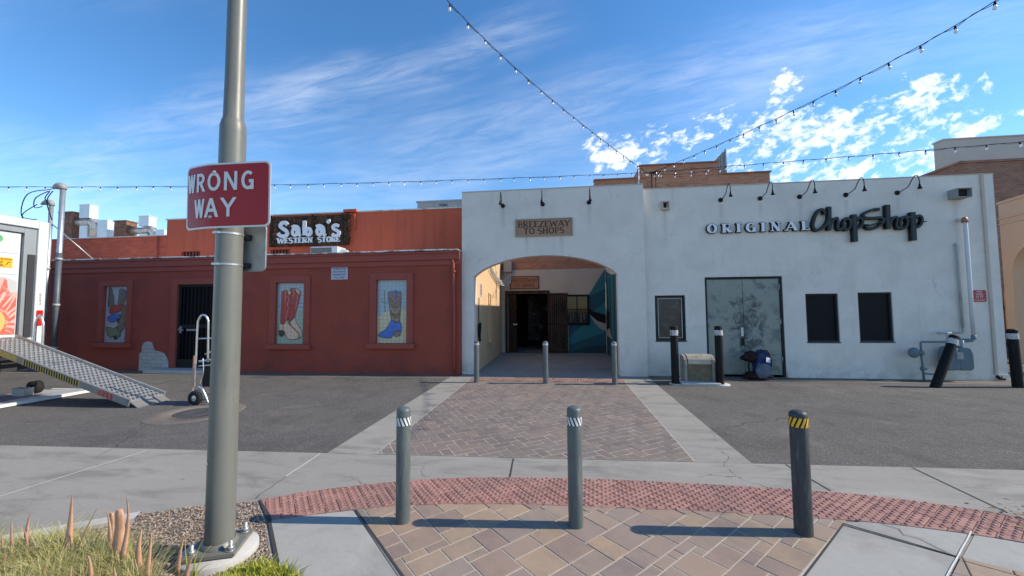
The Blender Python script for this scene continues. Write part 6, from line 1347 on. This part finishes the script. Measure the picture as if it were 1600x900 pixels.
for yy in (HY-.03, HY+.40):
    b = MB(); b.lathe([(.05,-.03),(.085,-.034),(.115,-.028),(.127,0),(.115,.028),(.085,.034),(.05,.03)], (HX+.01, yy, .128), 30, axis='y'); w_ = b.build('wheel', 'rubber', ht); b = MB(); b.lathe([(.055,-.026),(.045,-.022),(.03,-.028),(.012,-.034),(0,-.036)], (HX+.01, yy, .128), 20, axis='y'); b.lathe([(.055,.026),(0,.03)], (HX+.01, yy, .128), 20, axis='y'); b.build('rim', 'galv', w_)
b = MB(); b.box((HX+.20, HY-.02, .02), (HX+.50, HY+.36, .035)); b.build('toe_plate', 'aluminium', ht)

# ================================================================== PLANTING
def blades(b, n, inside, hgt, wid, base, rng, lean=.5, seg=3):
    k = 0
    while k < n:
        x, y = inside(rng); k += 1; h = hgt(x, y)*rng.uniform(.55, 1.1); a = rng.uniform(0, 6.283); l = rng.uniform(.1, lean)*h; w_ = wid*rng.uniform(.6, 1.4); ca_, sa_ = math.cos(a), math.sin(a); z0 = base(x, y); vs = []
        for s_ in range(seg+1):
            t_ = s_/seg; px_, py_, pz = x+ca_*l*t_*t_*1.3, y+sa_*l*t_*t_*1.3, z0+h*(t_-.25*t_*t_*(l/h)); ww = w_*(1-t_*.85)
            vs += [(px_-sa_*ww, py_+ca_*ww, pz), (px_+sa_*ww, py_-ca_*ww, pz)]
        b.add(vs, [(2*i, 2*i+1, 2*i+3, 2*i+2) for i in range(seg)], 0, True)
rng = random.Random(21)
GP = [(-5, .22), (-3.6, .28), (-3.2, .31), (-2.8, .36), (-2.45, .37), (-2.25, .29), (-2.05, .17), (-1.9, .09), (-1.7, .04)]
def gtop(x, y):
    """height of the grass mound: falls away towards the pole"""
    for i in range(len(GP)-1):
        if GP[i][0] <= x <= GP[i+1][0]: k = (x-GP[i][0])/(GP[i+1][0]-GP[i][0]); h = GP[i][1]+(GP[i+1][1]-GP[i][1])*k; return h*(.88+.35*noise.noise(Vector((x*2.6, y*2.6, 0))))
    return .2 if x < -5 else .04
def gin(r_):
    while True:
        x, y = r_.uniform(-4.6, -1.80), r_.uniform(.9, 2.16)
        lim = 2.12 if x < -2.9 else 2.12-(x+2.9)*.30
        if x > -2.2: lim = min(lim, 1.95-(x+2.2)*.9)
        lim += .10*noise.noise(Vector((x*3, 5, 0)))
        if y < lim: return x, y
b = MB(); blades(b, 30000, gin, lambda x, y: .12+.10*noise.noise(Vector((x*4, y*4, 3)))+.03, .0022, lambda x, y: gtop(x, y)*.75*min(1, max(.1, (2.25-y)/.35)), rng, 1.3)
o = b.build('grass', 'grass', fix=False); o['kind'] = 'stuff'; tag(o, 'clump of pale green and straw coloured grass in the lower left corner', 'grass')
b = MB(); xs_ = 40; ys_ = 24; vs = []
for i in range(xs_+1):
    for j in range(ys_+1):
        x, y = -4.7+i*(3.0)/xs_, .7+j*1.5/ys_; lim = 2.12 if x < -2.9 else 2.12-(x+2.9)*.30
        if x > -2.2: lim = min(lim, 1.95-(x+2.2)*.9)
        z = gtop(x, y)*.75*min(1, max(0, (lim-.02-y)/.25)) if x < -1.8 else 0; vs.append((x, y, .011+z*.95))
b.add(vs, [(i*(ys_+1)+j, (i+1)*(ys_+1)+j, (i+1)*(ys_+1)+j+1, i*(ys_+1)+j+1) for i in range(xs_) for j in range(ys_) if max(vs[i*(ys_+1)+j][2], vs[(i+1)*(ys_+1)+j+1][2]) > .013], 0, True)
o = b.build('mound', 'dirt', fix=False); struct(o)
sb = thing('shrub', (-1.47, 1.73, 0), 'low bright yellow green shrub at the foot of the lamp pole', 'shrub')
def dome(r_):
    a, q = r_.uniform(0, 6.283), math.sqrt(r_.random()); return -1.47+.33*q*math.cos(a), 1.70+.24*q*math.sin(a)
b = MB(); blades(b, 9000, dome, lambda x, y: .055, .0045, lambda x, y: max(.0, .36*math.sqrt(max(0, 1-((x+1.47)/.35)**2-((y-1.70)/.26)**2))-.01+.05*noise.noise(Vector((x*9, y*9, 1)))+random.uniform(-.09,.0)), rng, 1.2, 2); b.build('foliage', 'shrub', sb, fix=False)
b = MB()
for k in range(14): a = k*.45; b.cyl((-1.47+.03*math.cos(a),1.70+.03*math.sin(a),.0), (-1.47+.22*math.cos(a),1.70+.14*math.sin(a),.20), .008, .004, 6)
b.build('stems', 'dirt', sb)
lb = thing('long_grass_tuft', (-1.95, 1.85, 0), 'few long thin green blades leaning across the foot of the pole', 'grass tuft')
b = MB()
for (tx, ty, bx_) in ((318,842,300),(330,852,302),(332,880,300),(310,862,304),(290,838,298)):
    tp_ = F(tx, ty, 1.95); bp = F(bx_, 912, 1.9); m_ = (tp_+bp)/2+Vector((-.03, 0, .03)); b.tube(bez(bp, m_, tp_, 6), [.004,.004,.0035,.003,.002,.0015,.0008], 5)
b.build('blade', 'shrub', lb)
GS = 'dry brown leaf spikes standing in the grass'
def spike(tip, base, wpx, Y, label, split=False):
    tp_ = F(*tip, Y); bp = F(*base, Y); k = Y/math.hypot(1, 1)*0+Y/FPX*1.05; r = wpx*k/2*1.12
    s = thing('leaf_spike', bp, label, 'dry leaf', GS); b = MB(); n = 9; mid = (tp_+bp)/2+Vector((random.uniform(-.025, .025), random.uniform(-.03, .03), 0)); P = bez(bp-Vector((0, 0, .10)), mid, tp_, n-1); vs = []; m = 9
    fold = random.uniform(-.4, .4)
    for i, p in enumerate(P):
        t_ = i/(n-1); rr_ = r*((1-t_)**.85 if 'blunt' not in label else (1-.25*t_)*(1 if t_ < .97 else .55))+.0008
        for j in range(m):
            a = math.pi*1.25*j/(m-1)-.3+fold*(1-t_); fr = rr_*(1+.10*math.sin(j*2.4+i*.8)); vs.append(p+Vector((math.cos(a)*fr, -math.sin(a)*fr*.6, random.uniform(-.006, .006) if i == n-1 and 'blunt' in label else 0)))
    b.add(vs, [(i*m+j, i*m+j+1, (i+1)*m+j+1, (i+1)*m+j) for i in range(n-1) for j in range(m-1)], 0, True); o_ = b.build('blade', 'leaf_brown', s); md = o_.modifiers.new('thick', 'SOLIDIFY'); md.thickness = .002
for a in [((2,832),(5,880),7,1.85,'short dry leaf spike at the very left edge of the grass'), ((19,808),(28,872),8,1.85,'thin curved dry leaf spike, second from the left edge'),
          ((48,801),(42,866),15,1.9,'broad dry leaf spike left of the tall pointed one'), ((36,826),(33,868),12,1.85,'shorter broad leaf spike joined to the left side of a taller one'),
          ((90,820),(92,862),5,1.95,'slim dark dry spike just left of the tall pointed one'), ((113,770),(104,864),15,1.9,'tallest left-hand leaf spike with thin curling tip'),
          ((151,796),(113,860),4,1.9,'thin dry stem slanting right beside the tall pointed spike'), ((166,797),(173,840),8,1.95,'thin outer spike on the left of the tallest cluster'),
          ((175,800),(178,842),10,1.98,'blunt inner spike in the middle of the tallest cluster'), ((187,795),(179,864),18,1.9,'thick blunt dry stalk at the heart of the tallest cluster'),
          ((197,775),(190,850),9,1.87,'long pointed spike on the right of the tallest cluster'), ((222,828),(219,868),11,1.85,'medium dry spike right of the tallest cluster'),
          ((237,832),(230,880),7,1.82,'slender pale spike leaning right next to the medium one'), ((291,830),(278,868),7,1.9,'slender spike leaning right, close to the foot of the pole'),
          ((303,865),(288,905),13,1.8,'broad spike at the bottom edge closest to the pole'), ((75,880),(74,912),11,1.7,'short frayed spike at the bottom edge on the left'),
          ((138,868),(138,912),10,1.7,'short upright spike at the bottom edge left of centre'), ((112,885),(110,915),9,1.65,'stubby spike low at the bottom edge under the tallest left-hand one'), ((178,886),(176,915),12,1.65,'stubby pale spike low at the bottom edge under the cluster'), ((12,862),(12,900),12,1.75,'stubby dark spike at the lower left corner')]: spike(*a)
